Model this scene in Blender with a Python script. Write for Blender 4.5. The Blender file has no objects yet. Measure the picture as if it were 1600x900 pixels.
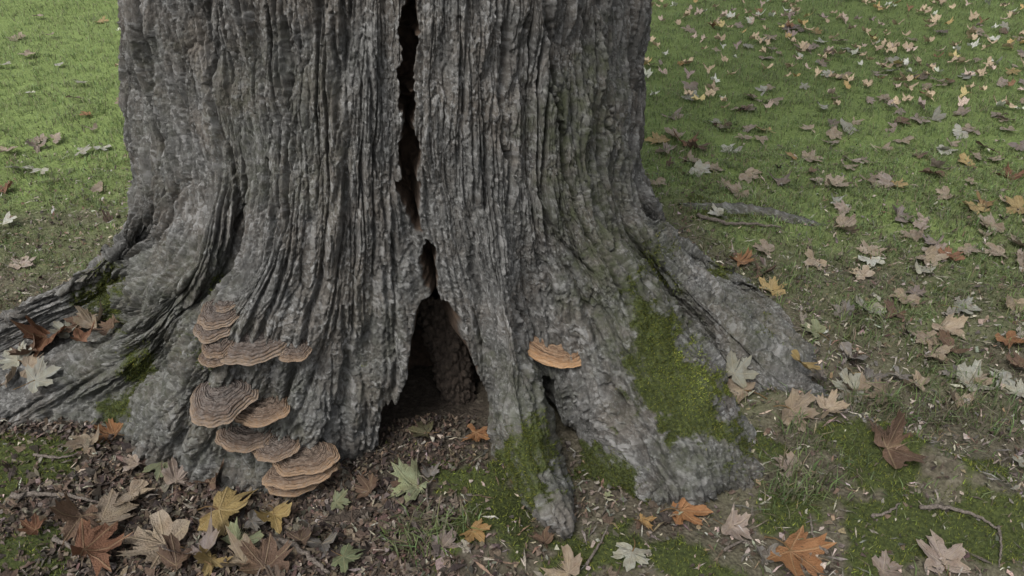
import bpy, math, random
import numpy as np
from mathutils import Vector, Matrix

rng = np.random.default_rng(7)
random.seed(7)
S = bpy.context.scene
COL = S.collection

# ------------------------------------------------------------------ camera, sky, sun, exposure
PITCH, CAMH, F = 33.0, 1.40, 1230.0          # F: focal length in units of a 1600-wide picture
cd = bpy.data.cameras.new('camera'); cam = bpy.data.objects.new('camera', cd); COL.objects.link(cam)
cam.location = (0, 0, CAMH); cam.rotation_euler = (math.radians(90 - PITCH), 0, 0)
cd.sensor_width = 36; cd.lens = 36 * F / 1600; cd.clip_start = 0.02; cd.clip_end = 1000
S.camera = cam
SUN_EL, SUN_AZ = 55.0, 212.0                  # azimuth from +Y towards +X
w = bpy.data.worlds.new('World'); S.world = w; w.use_nodes = True
nt = w.node_tree; nt.nodes.clear()
sky = nt.nodes.new('ShaderNodeTexSky'); sky.sky_type = 'NISHITA'; sky.sun_disc = False
sky.sun_elevation = math.radians(SUN_EL); sky.sun_rotation = math.radians(SUN_AZ)
sky.air_density = 1.0; sky.dust_density = 4.0; sky.ozone_density = 1.0
hs = nt.nodes.new('ShaderNodeHueSaturation'); hs.inputs['Saturation'].default_value = 0.22
bg = nt.nodes.new('ShaderNodeBackground'); bg.inputs['Strength'].default_value = 0.10
wo = nt.nodes.new('ShaderNodeOutputWorld')
nt.links.new(sky.outputs[0], hs.inputs['Color']); nt.links.new(hs.outputs[0], bg.inputs['Color']); nt.links.new(bg.outputs[0], wo.inputs[0])
sd = bpy.data.lights.new('sun', 'SUN'); sun = bpy.data.objects.new('sun', sd); COL.objects.link(sun)
sd.energy = 1.3; sd.angle = math.radians(26); sd.color = (1.0, 0.965, 0.92)
_e, _a = math.radians(SUN_EL), math.radians(SUN_AZ)
sdir = Vector((math.sin(_a) * math.cos(_e), math.cos(_a) * math.cos(_e), math.sin(_e)))
sun.rotation_euler = sdir.to_track_quat('Z', 'Y').to_euler()
sun.location = (-2, -2, 5)
S.view_settings.view_transform = 'Standard'; S.view_settings.look = 'None'
S.view_settings.gamma = 1; S.view_settings.exposure = 1.25; S.view_settings.use_curve_mapping = False
S.render.engine = 'CYCLES'; S.render.resolution_x = 1024; S.render.resolution_y = 576

_p = math.radians(PITCH)
CAM = np.array([0, 0, CAMH]); FW = np.array([0, math.cos(_p), -math.sin(_p)]); UP = np.array([0, math.sin(_p), math.cos(_p)])
def ray(x, y): return FW + np.array([1., 0, 0]) * (x - 800) / F + UP * (450 - y) / F
def project(P):
    d = P - CAM; t = d @ FW
    t = np.where(np.abs(t) < 1e-6, 1e-6, t)
    return 800 + F * d[..., 0] / t, 450 - F * (d @ UP) / t, t
def on_z(x, y, z):
    r = ray(x, y); return CAM + r * ((z - CAMH) / r[2])

# ------------------------------------------------------------------ noise
def _h(ix, iy, s):
    ix = ix.astype(np.int64); iy = iy.astype(np.int64)
    h = (ix * 374761393 + iy * 668265263 + s * 2246822519) & 0xFFFFFFFF
    h = ((h ^ (h >> 13)) * 1274126177) & 0xFFFFFFFF
    h = ((h ^ (h >> 16)) * 2654435761) & 0xFFFFFFFF
    return ((h ^ (h >> 15)) & 0xFFFFFF) / float(0x1000000)
def pn(x, y, s=0):
    ix = np.floor(x); iy = np.floor(y); fx = x - ix; fy = y - iy
    ux = fx * fx * fx * (fx * (fx * 6 - 15) + 10); uy = fy * fy * fy * (fy * (fy * 6 - 15) + 10)
    def g(a, b):
        t = _h(ix + a, iy + b, s) * 6.2831853
        return np.cos(t) * (fx - a) + np.sin(t) * (fy - b)
    return 1.5 * ((g(0, 0) * (1 - ux) + g(1, 0) * ux) * (1 - uy) + (g(0, 1) * (1 - ux) + g(1, 1) * ux) * uy)
def fbm(x, y, s=0, o=4):
    r = 0; a = 1.0
    for k in range(o): r = r + a * pn(x * 2 ** k, y * 2 ** k, s + k * 17); a *= .5
    return r
def worley(x, y, s=0, j=.85):
    ix = np.floor(x); iy = np.floor(y)
    f1 = np.full(x.shape, 9.); f2 = np.full(x.shape, 9.); cid = np.zeros(x.shape); dx = np.zeros(x.shape); dy = np.zeros(x.shape)
    for a in (-1, 0, 1):
        for b in (-1, 0, 1):
            cx = ix + a; cy = iy + b
            px = cx + .5 + j * (_h(cx, cy, s) - .5); py = cy + .5 + j * (_h(cx, cy, s + 1) - .5)
            ex = x - px; ey = y - py; d = np.sqrt(ex * ex + ey * ey); c = _h(cx, cy, s + 2)
            m = d < f1
            f2 = np.where(m, f1, np.minimum(f2, d)); f1 = np.where(m, d, f1)
            cid = np.where(m, c, cid); dx = np.where(m, ex, dx); dy = np.where(m, ey, dy)
    return f1, f2, cid, dx, dy
def sst(a, b, x):
    t = np.clip((x - a) / (b - a), 0, 1); return t * t * (3 - 2 * t)
def poly_sd(x, y, pts):
    """signed distance to a polygon, positive inside (only near its box, elsewhere -999)"""
    pts = np.array(pts, float); out = np.full(x.shape, -999.)
    lo = pts.min(0) - 60; hi = pts.max(0) + 60
    m = (x > lo[0]) & (x < hi[0]) & (y > lo[1]) & (y < hi[1])
    X = x[m]; Y = y[m]; d = np.full(X.shape, 1e9); ins = np.zeros(X.shape, bool)
    for i in range(len(pts)):
        ax, ay = pts[i - 1]; bx, by = pts[i]
        ex, ey = bx - ax, by - ay; t = np.clip(((X - ax) * ex + (Y - ay) * ey) / (ex * ex + ey * ey + 1e-9), 0, 1)
        d = np.minimum(d, np.hypot(X - ax - t * ex, Y - ay - t * ey))
        c = ((ay > Y) != (by > Y)) & (X < (bx - ax) * (Y - ay) / (by - ay + 1e-12) + ax)
        ins ^= c
    out[m] = np.where(ins, d, -d); return out
def line_d(x, y, pts):
    """distance to a polyline with a width per point: d - half width"""
    pts = np.array(pts, float); out = np.full(x.shape, 999.)
    lo = pts[:, :2].min(0) - 60; hi = pts[:, :2].max(0) + 60
    m = (x > lo[0]) & (x < hi[0]) & (y > lo[1]) & (y < hi[1])
    X = x[m]; Y = y[m]; d = np.full(X.shape, 999.)
    for (ax, ay, aw), (bx, by, bw) in zip(pts[:-1], pts[1:]):
        ex, ey = bx - ax, by - ay; t = np.clip(((X - ax) * ex + (Y - ay) * ey) / (ex * ex + ey * ey), 0, 1)
        d = np.minimum(d, np.hypot(X - ax - t * ex, Y - ay - t * ey) - (aw + t * (bw - aw)) / 2)
    out[m] = d; return out

# ------------------------------------------------------------------ mesh and tagging helpers
def mesh_np(name, V, Fc, mat=None, attrs=None, smooth=False):
    V = np.asarray(V, np.float32); Fc = np.asarray(Fc, np.int32); n = Fc.shape[1]
    me = bpy.data.meshes.new(name)
    me.vertices.add(len(V)); me.vertices.foreach_set('co', V.ravel())
    me.loops.add(Fc.size); me.loops.foreach_set('vertex_index', Fc.ravel())
    me.polygons.add(len(Fc)); me.polygons.foreach_set('loop_start', np.arange(0, Fc.size, n, dtype=np.int32))
    me.polygons.foreach_set('use_smooth', np.full(len(Fc), smooth, bool))
    if attrs:
        for k, a in attrs.items():
            a = np.asarray(a, np.float32)
            if a.ndim == 1:
                me.attributes.new(k, 'FLOAT', 'POINT').data.foreach_set('value', a)
            else:
                if a.shape[1] == 3: a = np.hstack([a, np.ones((len(a), 1), np.float32)])
                me.attributes.new(k, 'FLOAT_COLOR', 'POINT').data.foreach_set('color', a.ravel())
    me.update(calc_edges=True)
    if mat: me.materials.append(mat)
    return me
def obj(name, me, parent=None, kind=None, label=None, cat=None, group=None):
    o = bpy.data.objects.new(name, me); COL.objects.link(o)
    if parent: o.parent = parent
    for k, v in (('kind', kind), ('label', label), ('category', cat), ('group', group)):
        if v: o[k] = v
    return o
def tube(pts, rad, n=7, wob=0.0, seed=0, cap=True):
    pts = np.array(pts, float); m = len(pts)
    rad = np.broadcast_to(np.array(rad, float), (m,))
    T = np.gradient(pts, axis=0); T /= np.linalg.norm(T, axis=1)[:, None] + 1e-9
    ref = np.array([0, 0, 1.]) if abs(T[:, 2]).mean() < .8 else np.array([1., 0, 0])
    A = np.cross(T, ref); A /= np.linalg.norm(A, axis=1)[:, None] + 1e-9; B = np.cross(T, A)
    an = np.arange(n) / n * 2 * math.pi; r2 = np.random.default_rng(seed)
    R = rad[:, None] * (1 + wob * r2.normal(size=(m, n)))
    V = pts[:, None] + R[..., None] * (np.cos(an)[None, :, None] * A[:, None] + np.sin(an)[None, :, None] * B[:, None])
    i = np.arange(m - 1)[:, None] * n; j = np.arange(n)[None]; k = (j + 1) % n
    Q = np.stack([i + j, i + k, i + n + k, i + n + j], -1).reshape(-1, 4)
    V = V.reshape(-1, 3)
    if cap:
        a, b = len(V), len(V) + 1
        V = np.vstack([V, pts[0], pts[-1]])
        jj = np.arange(0, n); kk = (jj + 1) % n; L = (m - 1) * n
        Q = np.vstack([Q, np.stack([kk, jj, np.full(n, a), np.full(n, a)], 1), np.stack([L + jj, L + kk, np.full(n, b), np.full(n, b)], 1)])
        # caps as thin quads: repeat the centre, then drop to triangles
        tri = np.vstack([Q[:, [0, 1, 2]], Q[Q[:, 2] != Q[:, 3]][:, [0, 2, 3]]])
        return V, tri
    return V, Q

# ------------------------------------------------------------------ materials
class N:
    def __init__(s, name):
        s.m = bpy.data.materials.new(name); s.m.use_nodes = True; s.t = s.m.node_tree
        s.b = s.t.nodes['Principled BSDF']
    def n(s, ty, ins=None, **kw):
        o = s.t.nodes.new(ty)
        for k, v in kw.items(): setattr(o, k, v)
        for k, v in (ins or {}).items(): s.set(o.inputs[k], v)
        return o
    def set(s, sock, v):
        if isinstance(v, bpy.types.NodeSocket): s.t.links.new(v, sock)
        else: sock.default_value = v
    def math(s, op, a, b=0.0, c=0.0): return s.n('ShaderNodeMath', {0: a, 1: b, 2: c}, operation=op).outputs[0]
    def attr(s, name): return s.n('ShaderNodeAttribute', attribute_name=name)
    def noise(s, vec, sc, det=4, rough=.55): return s.n('ShaderNodeTexNoise', {'Vector': vec, 'Scale': sc, 'Detail': det, 'Roughness': rough}).outputs['Fac']
    def mix(s, f, a, b, ty='MIX'):
        o = s.n('ShaderNodeMix', data_type='RGBA', blend_type=ty)
        s.set(o.inputs[0], f); s.set(o.inputs[6], a); s.set(o.inputs[7], b); return o.outputs[2]
    def ramp(s, f, stops, interp='LINEAR'):
        o = s.n('ShaderNodeValToRGB', {0: f}); r = o.color_ramp; r.interpolation = interp
        while len(r.elements) < len(stops): r.elements.new(.5)
        for e, (p, c) in zip(r.elements, stops):
            e.position = p; e.color = (c, c, c, 1) if isinstance(c, (int, float)) else (*c, 1)
        return o.outputs[0]
    def obco(s): return s.n('ShaderNodeTexCoord').outputs['Object']
    def bump(s, h, st, d): s.set(s.b.inputs['Normal'], s.n('ShaderNodeBump', {'Height': h, 'Strength': st, 'Distance': d}).outputs[0])

def c3(r, g, b): return (r, g, b, 1)

def mat_bark():
    n = N('bark'); co = n.obco()
    tone = n.attr('tone').outputs['Fac']; moss = n.attr('moss').outputs['Fac']; inner = n.attr('inner').outputs['Fac']
    alg = n.attr('algae').outputs['Fac']; pale = n.attr('pale').outputs['Fac']
    st = n.n('ShaderNodeMapping', {'Vector': co, 'Scale': (1, 1, .35)}).outputs[0]
    a = n.noise(st, 90, 5, .65); b = n.noise(co, 9, 3)
    base = n.ramp(a, [(.28, (.036, .0355, .0335)), (.48, (.068, .067, .0635)), (.70, (.116, .115, .110))])
    base = n.mix(n.math('MULTIPLY', n.math('SUBTRACT', tone, .5), .9), base, n.mix(1.0, base, c3(1.55, 1.55, 1.55), 'MULTIPLY'))
    warm = n.mix(n.ramp(b, [(.42, 0.), (.64, .55)]), base, n.mix(1.0, base, c3(1.12, .96, .82), 'MULTIPLY'))
    lich = n.noise(co, 150, 4, .6)
    lm = n.math('MULTIPLY', n.ramp(lich, [(.52, 0.), (.68, 1.)]), n.ramp(n.noise(co, 23, 3), [(.36, .08), (.60, .60)]))
    fl = n.attr('flake').outputs['Fac']
    warm = n.mix(n.ramp(fl, [(.60, 0.), (.84, .70)]), warm, c3(.200, .198, .192))
    warm = n.mix(n.ramp(fl, [(.12, .40), (.40, 0.)]), warm, n.mix(1.0, warm, c3(.55, .53, .50), 'MULTIPLY'))
    cc = n.mix(lm, warm, c3(.25, .255, .25))
    cc = n.mix(pale, cc, c3(.150, .132, .112))
    am = n.math('MULTIPLY', n.math('MULTIPLY', alg, 1.25), n.ramp(n.noise(co, 40, 4), [(.35, .2), (.65, 1.)]))
    cc = n.mix(am, cc, c3(.040, .045, .024))
    mc = n.ramp(n.noise(co, 140, 4, .7), [(.3, (.016, .020, .008)), (.5, (.036, .045, .014)), (.72, (.072, .085, .022))])
    mb = n.math('ADD', moss, n.math('MULTIPLY', n.math('SUBTRACT', n.noise(co, 75, 5, .7), .5), 1.1))
    cc = n.mix(n.ramp(mb, [(.36, 0.), (.66, 1.)]), cc, mc)
    ic = n.ramp(n.noise(st, 60, 5), [(.3, (.030, .021, .015)), (.7, (.085, .058, .040))])
    cc = n.mix(inner, cc, ic)
    n.set(n.b.inputs['Base Color'], cc); n.b.inputs['Roughness'].default_value = .9
    n.b.inputs['Specular IOR Level'].default_value = .25
    h = n.math('ADD', n.noise(co, 420, 3, .6), n.math('MULTIPLY', a, 1.2))
    n.bump(h, .8, .004)
    return n.m
def mat_attr(name, rough=.8, sc=300, amt=.45, trans=0.0, spec=.3):
    n = N(name); c = n.attr('col').outputs['Color']; co = n.obco()
    nz = n.ramp(n.noise(co, sc, 3), [(.3, 1 - amt), (.7, 1 + amt)])
    cc = n.mix(1.0, c, nz, 'MULTIPLY')
    n.set(n.b.inputs['Base Color'], cc); n.b.inputs['Roughness'].default_value = rough; n.b.inputs['Specular IOR Level'].default_value = spec
    if trans:
        tr = n.n('ShaderNodeBsdfTranslucent', {'Color': cc}); mx = n.n('ShaderNodeMixShader', {0: trans})
        n.t.links.new(n.b.outputs[0], mx.inputs[1]); n.t.links.new(tr.outputs[0], mx.inputs[2])
        n.t.links.new(mx.outputs[0], n.t.nodes['Material Output'].inputs[0])
    return n.m
def mat_ground():
    n = N('soil_and_turf'); co = n.obco()
    lawn = n.attr('lawn').outputs['Fac']; moss = n.attr('moss').outputs['Fac']; hum = n.attr('humus').outputs['Fac']
    a = n.noise(co, 60, 6, .7); v = n.n('ShaderNodeTexVoronoi', {'Vector': co, 'Scale': 110, 'Randomness': 1.}, feature='F1')
    soil = n.ramp(a, [(.28, (.022, .018, .014)), (.5, (.055, .046, .037)), (.72, (.115, .100, .082))])
    crumb = n.mix(.5, soil, n.ramp(n.n('ShaderNodeSeparateColor', {0: v.outputs['Color']}).outputs[0], [(.0, (.018, .014, .011)), (.5, (.060, .046, .035)), (.85, (.095, .078, .060)), (1., (.18, .16, .13))]))
    dry = n.ramp(n.noise(co, 130, 4, .7), [(.3, (.035, .034, .022)), (.7, (.120, .115, .075))])
    crumb = n.mix(n.math('MULTIPLY', hum, .75), crumb, n.ramp(a, [(.3, (.012, .010, .008)), (.7, (.044, .035, .028))]))
    crumb = n.mix(n.math('MULTIPLY', n.ramp(n.noise(co, 5, 4), [(.35, .15), (.65, .8)]), n.math('SUBTRACT', 1.0, hum)), crumb, dry)
    gr = n.ramp(n.noise(co, 90, 5, .7), [(.3, (.070, .098, .030)), (.7, (.165, .215, .072))])
    cc = n.mix(lawn, crumb, gr)
    mc = n.ramp(n.noise(co, 120, 5, .7), [(.3, (.014, .018, .007)), (.5, (.032, .040, .013)), (.75, (.065, .078, .022))])
    cc = n.mix(n.ramp(moss, [(.3, 0.), (.65, 1.)]), cc, mc)
    n.set(n.b.inputs['Base Color'], cc); n.b.inputs['Roughness'].default_value = .95; n.b.inputs['Specular IOR Level'].default_value = .15
    n.bump(n.math('ADD', a, v.outputs['Distance']), .6, .006)
    return n.m
def mat_leaf():
    n = N('maple_leaf'); oi = n.n('ShaderNodeObjectInfo'); co = n.obco(); vein = n.attr('vein').outputs['Fac']
    rnd = oi.outputs['Random']
    off = n.n('ShaderNodeVectorMath', {0: co, 1: n.n('ShaderNodeCombineXYZ', {0: n.math('MULTIPLY', rnd, 37.), 1: n.math('MULTIPLY', rnd, 91.)}).outputs[0]}, operation='ADD').outputs[0]
    c = oi.outputs['Color']
    cc = n.mix(n.ramp(n.noise(off, 3.0, 5), [(.35, 0.), (.68, .75)]), c, n.mix(1.0, c, c3(.62, .52, .44), 'MULTIPLY'))
    cc = n.mix(n.ramp(n.noise(off, 14, 3), [(.66, 0.), (.72, .75)]), cc, n.mix(1.0, c, c3(.30, .22, .16), 'MULTIPLY'))
    cc = n.mix(n.ramp(n.noise(off, 1.3, 2), [(.45, 0.), (.7, .35)]), cc, n.mix(1.0, c, c3(1.2, 1.12, .8), 'MULTIPLY'))
    # pale veins along the lobes, in the leaf's own plane
    sp = n.n('ShaderNodeSeparateXYZ', {0: co}); x, y = sp.outputs[0], sp.outputs[1]; vm = None
    ax = n.math('ABSOLUTE', x)
    for an in (0, 48, 104):
        s_, c_ = math.sin(math.radians(an)), math.cos(math.radians(an))
        per = n.math('ABSOLUTE', n.math('SUBTRACT', n.math('MULTIPLY', ax, c_), n.math('MULTIPLY', y, s_)))
        al = n.math('ADD', n.math('MULTIPLY', ax, s_), n.math('MULTIPLY', y, c_))
        l = n.math('MULTIPLY', n.ramp(per, [(.010, 1.), (.022, 0.)]), n.math('GREATER_THAN', al, 0.0))
        vm = l if vm is None else n.math('MAXIMUM', vm, l)
    cc = n.mix(n.math('MULTIPLY', vm, .5), cc, n.mix(.5, c, c3(.30, .24, .14)))
    n.set(n.b.inputs['Base Color'], cc); n.b.inputs['Roughness'].default_value = .62; n.b.inputs['Specular IOR Level'].default_value = .3
    n.bump(n.math('ADD', n.noise(off, 22, 4), n.math('MULTIPLY', vm, .6)), .5, .03)
    tr = n.n('ShaderNodeBsdfTranslucent', {'Color': cc}); mx = n.n('ShaderNodeMixShader', {0: .18})
    n.t.links.new(n.b.outputs[0], mx.inputs[1]); n.t.links.new(tr.outputs[0], mx.inputs[2])
    n.t.links.new(mx.outputs[0], n.t.nodes['Material Output'].inputs[0])
    return n.m
def mat_fungus():
    n = N('bracket_fungus'); oi = n.n('ShaderNodeObjectInfo'); co = n.obco()
    r = n.attr('ring').outputs['Fac']; und = n.attr('under').outputs['Fac']
    nz = n.noise(co, 18, 4)
    rr = n.math('ADD', r, n.math('MULTIPLY', n.math('SUBTRACT', nz, .5), .16))
    z = n.ramp(rr, [(.0, (.060, .052, .047)), (.30, (.085, .071, .062)), (.42, (.046, .038, .034)), (.52, (.105, .086, .073)), (.62, (.058, .045, .038)),
                    (.72, (.118, .092, .074)), (.80, (.068, .049, .038)), (.89, (.125, .090, .062)), (.96, (.18, .135, .095))])
    fine = n.math('SINE', n.math('MULTIPLY', rr, 95.))
    z = n.mix(n.math('MULTIPLY', n.math('ADD', fine, 1.), .09), z, c3(.045, .036, .032))
    z = n.mix(n.ramp(n.noise(co, 120, 4, .7), [(.42, 0.), (.68, .65)]), z, c3(.155, .143, .134))
    z = n.mix(1.0, z, oi.outputs['Color'], 'MULTIPLY')
    cc = n.mix(und, z, c3(.14, .115, .09))
    n.set(n.b.inputs['Base Color'], cc); n.b.inputs['Roughness'].default_value = .8; n.b.inputs['Specular IOR Level'].default_value = .25
    n.bump(n.math('ADD', n.noise(co, 180, 5, .7), n.math('MULTIPLY', fine, .4)), .9, .004)
    return n.m
def mat_wood(name, lo, hi, sc=70, zs=.25):
    n = N(name); co = n.obco(); st = n.n('ShaderNodeMapping', {'Vector': co, 'Scale': (1, 1, zs)}).outputs[0]
    a = n.noise(st, sc, 6, .68)
    n.set(n.b.inputs['Base Color'], n.ramp(a, [(.3, lo), (.7, hi)])); n.b.inputs['Roughness'].default_value = .92
    n.b.inputs['Specular IOR Level'].default_value = .2
    n.bump(n.math('ADD', a, n.noise(co, 300, 3)), .9, .008); return n.m

M_bark, M_ground, M_leaf, M_fungus = mat_bark(), mat_ground(), mat_leaf(), mat_fungus()
M_grass = mat_attr('grass_blade', .55, 500, .15, .40, .3); M_moss = mat_attr('moss_blade', .85, 400, .3, .15, .15)
M_litter = mat_attr('crumbled_leaves', .85, 250, .4, .08, .2)
M_inner = mat_wood('rotten_wood', (.020, .016, .013), (.085, .066, .052), 75, .7)
M_twig = mat_wood('twig_bark', (.07, .058, .048), (.21, .18, .155), 200, 1)
M_stalk = mat_wood('leaf_stalk', (.14, .085, .04), (.26, .17, .08), 30, 1)

# ------------------------------------------------------------------ trunk: flow lines of the bark from the stem down into the roots
AX = np.array([-0.307, 2.108])
def P_rho(x, y, rho):
    r = ray(x, y); a = r[0] ** 2 + r[1] ** 2; o = CAM[:2] - AX
    b = 2 * (o @ r[:2]); c = o @ o - rho * rho; D = b * b - 4 * a * c
    t = (-b - math.sqrt(max(D, 0))) / (2 * a); p = CAM + r * t
    v = p[:2] - AX; l = np.linalg.norm(v); p[:2] = AX + v / l * min(l, rho) if l > rho else p[:2]
    return p
# each: three stem points, then points down to the ground; ('z', h) pins a point to a height
L = [
 [(188,-20,('z',.98)),(213,150,('z',.72)),(222,300,('z',.45)),(203,370,('z',.33)),(130,428,('z',.22)),(0,497,('z',.10)),(-230,590,('z',-.12))],
 [(198,-20,.628),(222,150,.648),(233,300,.692),(217,378,('z',.36)),(145,444,('z',.19)),(0,520,('z',.085)),(-215,615,('z',-.1))],
 [(212,-20,.635),(236,150,.655),(246,300,.70),(232,385,('z',.40)),(160,460,('z',.16)),(0,545,('z',.04)),(-200,640,('z',-.12))],
 [(250,-20,.63),(275,150,.65),(286,300,.695),(270,400,.735),(222,465,.79),(150,515,('z',.085)),(0,597,('z',.01)),(-60,640,('z',-.12))],
 [(300,-20,.635),(323,150,.655),(336,300,.71),(318,400,.775),(258,490,.80),(165,562,('z',.14)),(50,622,('z',.06)),(-130,710,('z',-.12))],
 [(350,-20,.625),(370,150,.645),(383,300,.695),(362,400,.735),(290,500,.79),(225,600,.84),(165,675,('z',.0)),(120,730,('z',-.12))],
 [(402,-20,.635),(417,150,.655),(428,300,.705),(410,400,.75),(345,505,.82),(290,605,.88),(238,708,('z',.02)),(225,745,('z',-.1))],
 [(452,-20,.63),(465,150,.655),(472,300,.695),(462,400,.73),(425,500,.77),(390,600,.81),(350,700,.855),(338,752,('z',.0)),(332,795,('z',-.12))],
 [(512,-20,.63),(520,150,.655),(524,300,.69),(520,400,.715),(508,500,.74),(492,600,.77),(465,700,.81),(455,768,('z',.0)),(452,805,('z',-.12))],
 [(572,-20,.63),(576,150,.655),(577,300,.68),(578,400,.695),(578,500,.705),(572,600,.715),(560,705,('z',.0)),(558,745,('z',-.12))],
 [(635,-20,.62),(637,150,.645),(642,300,.67),(657,400,.68),(680,500,.69),(682,600,.69),(682,695,('z',.0)),(682,735,('z',-.12))],
 [(700,-20,.625),(702,150,.65),(708,300,.675),(726,400,.69),(752,500,.705),(770,600,.725),(782,680,.755),(788,735,('z',.0)),(792,775,('z',-.12))],
 [(730,-20,.628),(733,150,.652),(738,300,.678),(752,400,.70),(774,500,.73),(790,600,.775),(803,700,.85),(822,770,('z',.05)),(842,815,('z',.0)),(850,842,('z',-.1))],
 [(760,-20,.63),(763,150,.655),(767,300,.68),(777,400,.705),(792,500,.745),(805,600,.81),(825,700,.91),(853,780,('z',.11)),(876,832,('z',.055)),(884,866,('z',-.08))],
 [(787,-20,.628),(788,150,.65),(791,300,.676),(797,400,.695),(808,500,.725),(825,600,.79),(850,690,.885),(878,775,('z',.07)),(898,825,('z',.0)),(906,850,('z',-.1))],
 [(812,-20,.62),(813,150,.64),(815,300,.665),(815,400,.675),(820,500,.685),(840,600,.735),(872,680,.79),(905,755,('z',.0)),(925,800,('z',-.12))],
 [(860,-20,.63),(863,150,.65),(870,300,.685),(892,400,.72),(925,500,.775),(962,600,.875),(1003,700,.99),(1030,768,('z',.04)),(1036,805,('z',-.1))],
 [(903,-20,.625),(908,150,.65),(918,300,.69),(952,380,.745),(1008,470,.84),(1062,555,.945),(1112,645,1.06),(1150,735,('z',.05)),(1164,775,('z',-.1))],
 [(940,-20,.62),(943,150,.64),(951,300,.675),(985,380,.725),(1050,480,('z',.20)),(1102,560,('z',.06)),(1150,630,('z',-.01)),(1195,690,('z',-.04)),(1215,720,('z',-.12))],
 [(970,-20,.62),(972,150,.64),(978,300,.68),(1020,385,.755),(1098,470,('z',.225)),(1178,545,('z',.12)),(1250,612,('z',.02)),(1300,650,('z',-.1))],
 [(992,-20,.625),(991,150,.645),(994,300,.685),(1035,375,('z',.30)),(1100,432,('z',.20)),(1185,495,('z',.09)),(1262,560,('z',.0)),(1300,590,('z',-.12))],
 [(1004,-20,.63),(1001,150,.65),(1005,300,('z',.40)),(1040,368,('z',.27)),(1098,408,('z',.19)),(1160,440,('z',.11)),(1215,485,('z',.0)),(1240,505,('z',-.12))],
]
def to3(p): return on_z(p[0], p[1], p[2][1]) if isinstance(p[2], tuple) else P_rho(*p)
lines = []
for l in L:
    pts = [to3(p) for p in l]; v0 = pts[0][:2] - AX; v0 /= np.linalg.norm(v0)
    up = [np.array([*(AX + v0 * r), z]) for z, r in ((3.2, .60), (2.4, .60), (1.7, .61))]
    lines.append(np.array(up + pts))
azs = [math.atan2(l[3][1] - AX[1], l[3][0] - AX[0]) for l in lines]
def rear(az, k):
    d = np.array([math.cos(az), math.sin(az)]); fl = 1 + .45 * k
    return np.array([np.array([*(AX + d * r), z]) for z, r in ((3.2, .60), (2.4, .60), (1.7, .605), (1.1, .61), (.75, .63), (.42, .67), (.25, .71 + .05 * k), (.12, .78 + .15 * k), (.02, .83 + .3 * k), (-.12, .88 + .45 * k))])
a0, a1 = azs[-1], azs[0] + (2 * math.pi if azs[0] < azs[-1] else 0)
lines = lines + [rear(a0 + (a1 - a0) * q / 8, (0, 1, 0, .7, .1, 1, .2)[q - 1]) for q in range(1, 8)]
NF = len(L)

def hermite(P, u, uq):
    """piecewise cubic through P (k, ...) at parameters u, evaluated at uq"""
    P = np.asarray(P); k = len(P); d = np.empty_like(P); du = np.diff(u)
    sh = (-1,) + (1,) * (P.ndim - 1); s = np.diff(P, axis=0) / du.reshape(sh)
    d[1:-1] = (s[:-1] * du[1:].reshape(sh) + s[1:] * du[:-1].reshape(sh)) / (du[1:] + du[:-1]).reshape(sh)
    d[0] = s[0]; d[-1] = s[-1]
    i = np.clip(np.searchsorted(u, uq, side='right') - 1, 0, k - 2); h = du[i]; t = ((uq - u[i]) / h).reshape(sh); h = h.reshape(sh)
    return ((2 * t ** 3 - 3 * t ** 2 + 1) * P[i] + (t ** 3 - 2 * t ** 2 + t) * h * d[i] + (-2 * t ** 3 + 3 * t ** 2) * P[i + 1] + (t ** 3 - t ** 2) * h * d[i + 1])
# rows: coarse above the picture, fine below
vq = np.concatenate([np.linspace(0, 1, 34, endpoint=False), np.linspace(1, 2, 200, endpoint=False), np.linspace(2, 3, 420)])
rows = []
for l in lines:
    seg = np.linalg.norm(np.diff(l, axis=0), axis=1); c = np.concatenate([[0], np.cumsum(seg)])
    rows.append(hermite(l, c, np.interp(vq, [0, 1, 2, 3], [0, c[3], c[5], c[-1]])))
rows = np.array(rows)                                             # (line, row, 3)
mid = rows[:, 34 + 200]
ring = np.concatenate([rows[-2:], rows, rows[:3]]); rm = np.concatenate([mid[-2:], mid, mid[:3]])
uu = np.concatenate([[0], np.cumsum(np.linalg.norm(np.diff(rm, axis=0), axis=1))]); uu -= uu[2]
ufront = uu[2 + NF - 1]; uend = uu[2 + len(rows)]
ut = np.linspace(0, ufront, 400); gt = hermite(ring, uu, ut).transpose(1, 0, 2)      # more columns where the roots spread
wt = np.clip(.55 * np.linalg.norm(np.diff(gt[480], axis=0), axis=1) / (ut[1] - ut[0]), 1, 2.2); wt = np.convolve(np.pad(wt, 10, 'edge'), np.ones(21) / 21, 'valid')
cw_ = np.concatenate([[0], np.cumsum(wt)]); uq = np.concatenate([np.interp(np.linspace(0, cw_[-1], 1330, endpoint=False), cw_, ut), np.linspace(ufront, uend, 100)])
G = hermite(ring, uu, uq).transpose(1, 0, 2)                       # (row, col, 3)
NR, NC = G.shape[:2]
SS = np.broadcast_to(uq[None], (NR, NC)).copy()
TT = np.concatenate([np.zeros((1, NC)), np.cumsum(np.linalg.norm(np.diff(G, axis=0), axis=2), axis=0)])
fine = sst(1.10, 1.0, G[..., 2] - 0.1)
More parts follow.
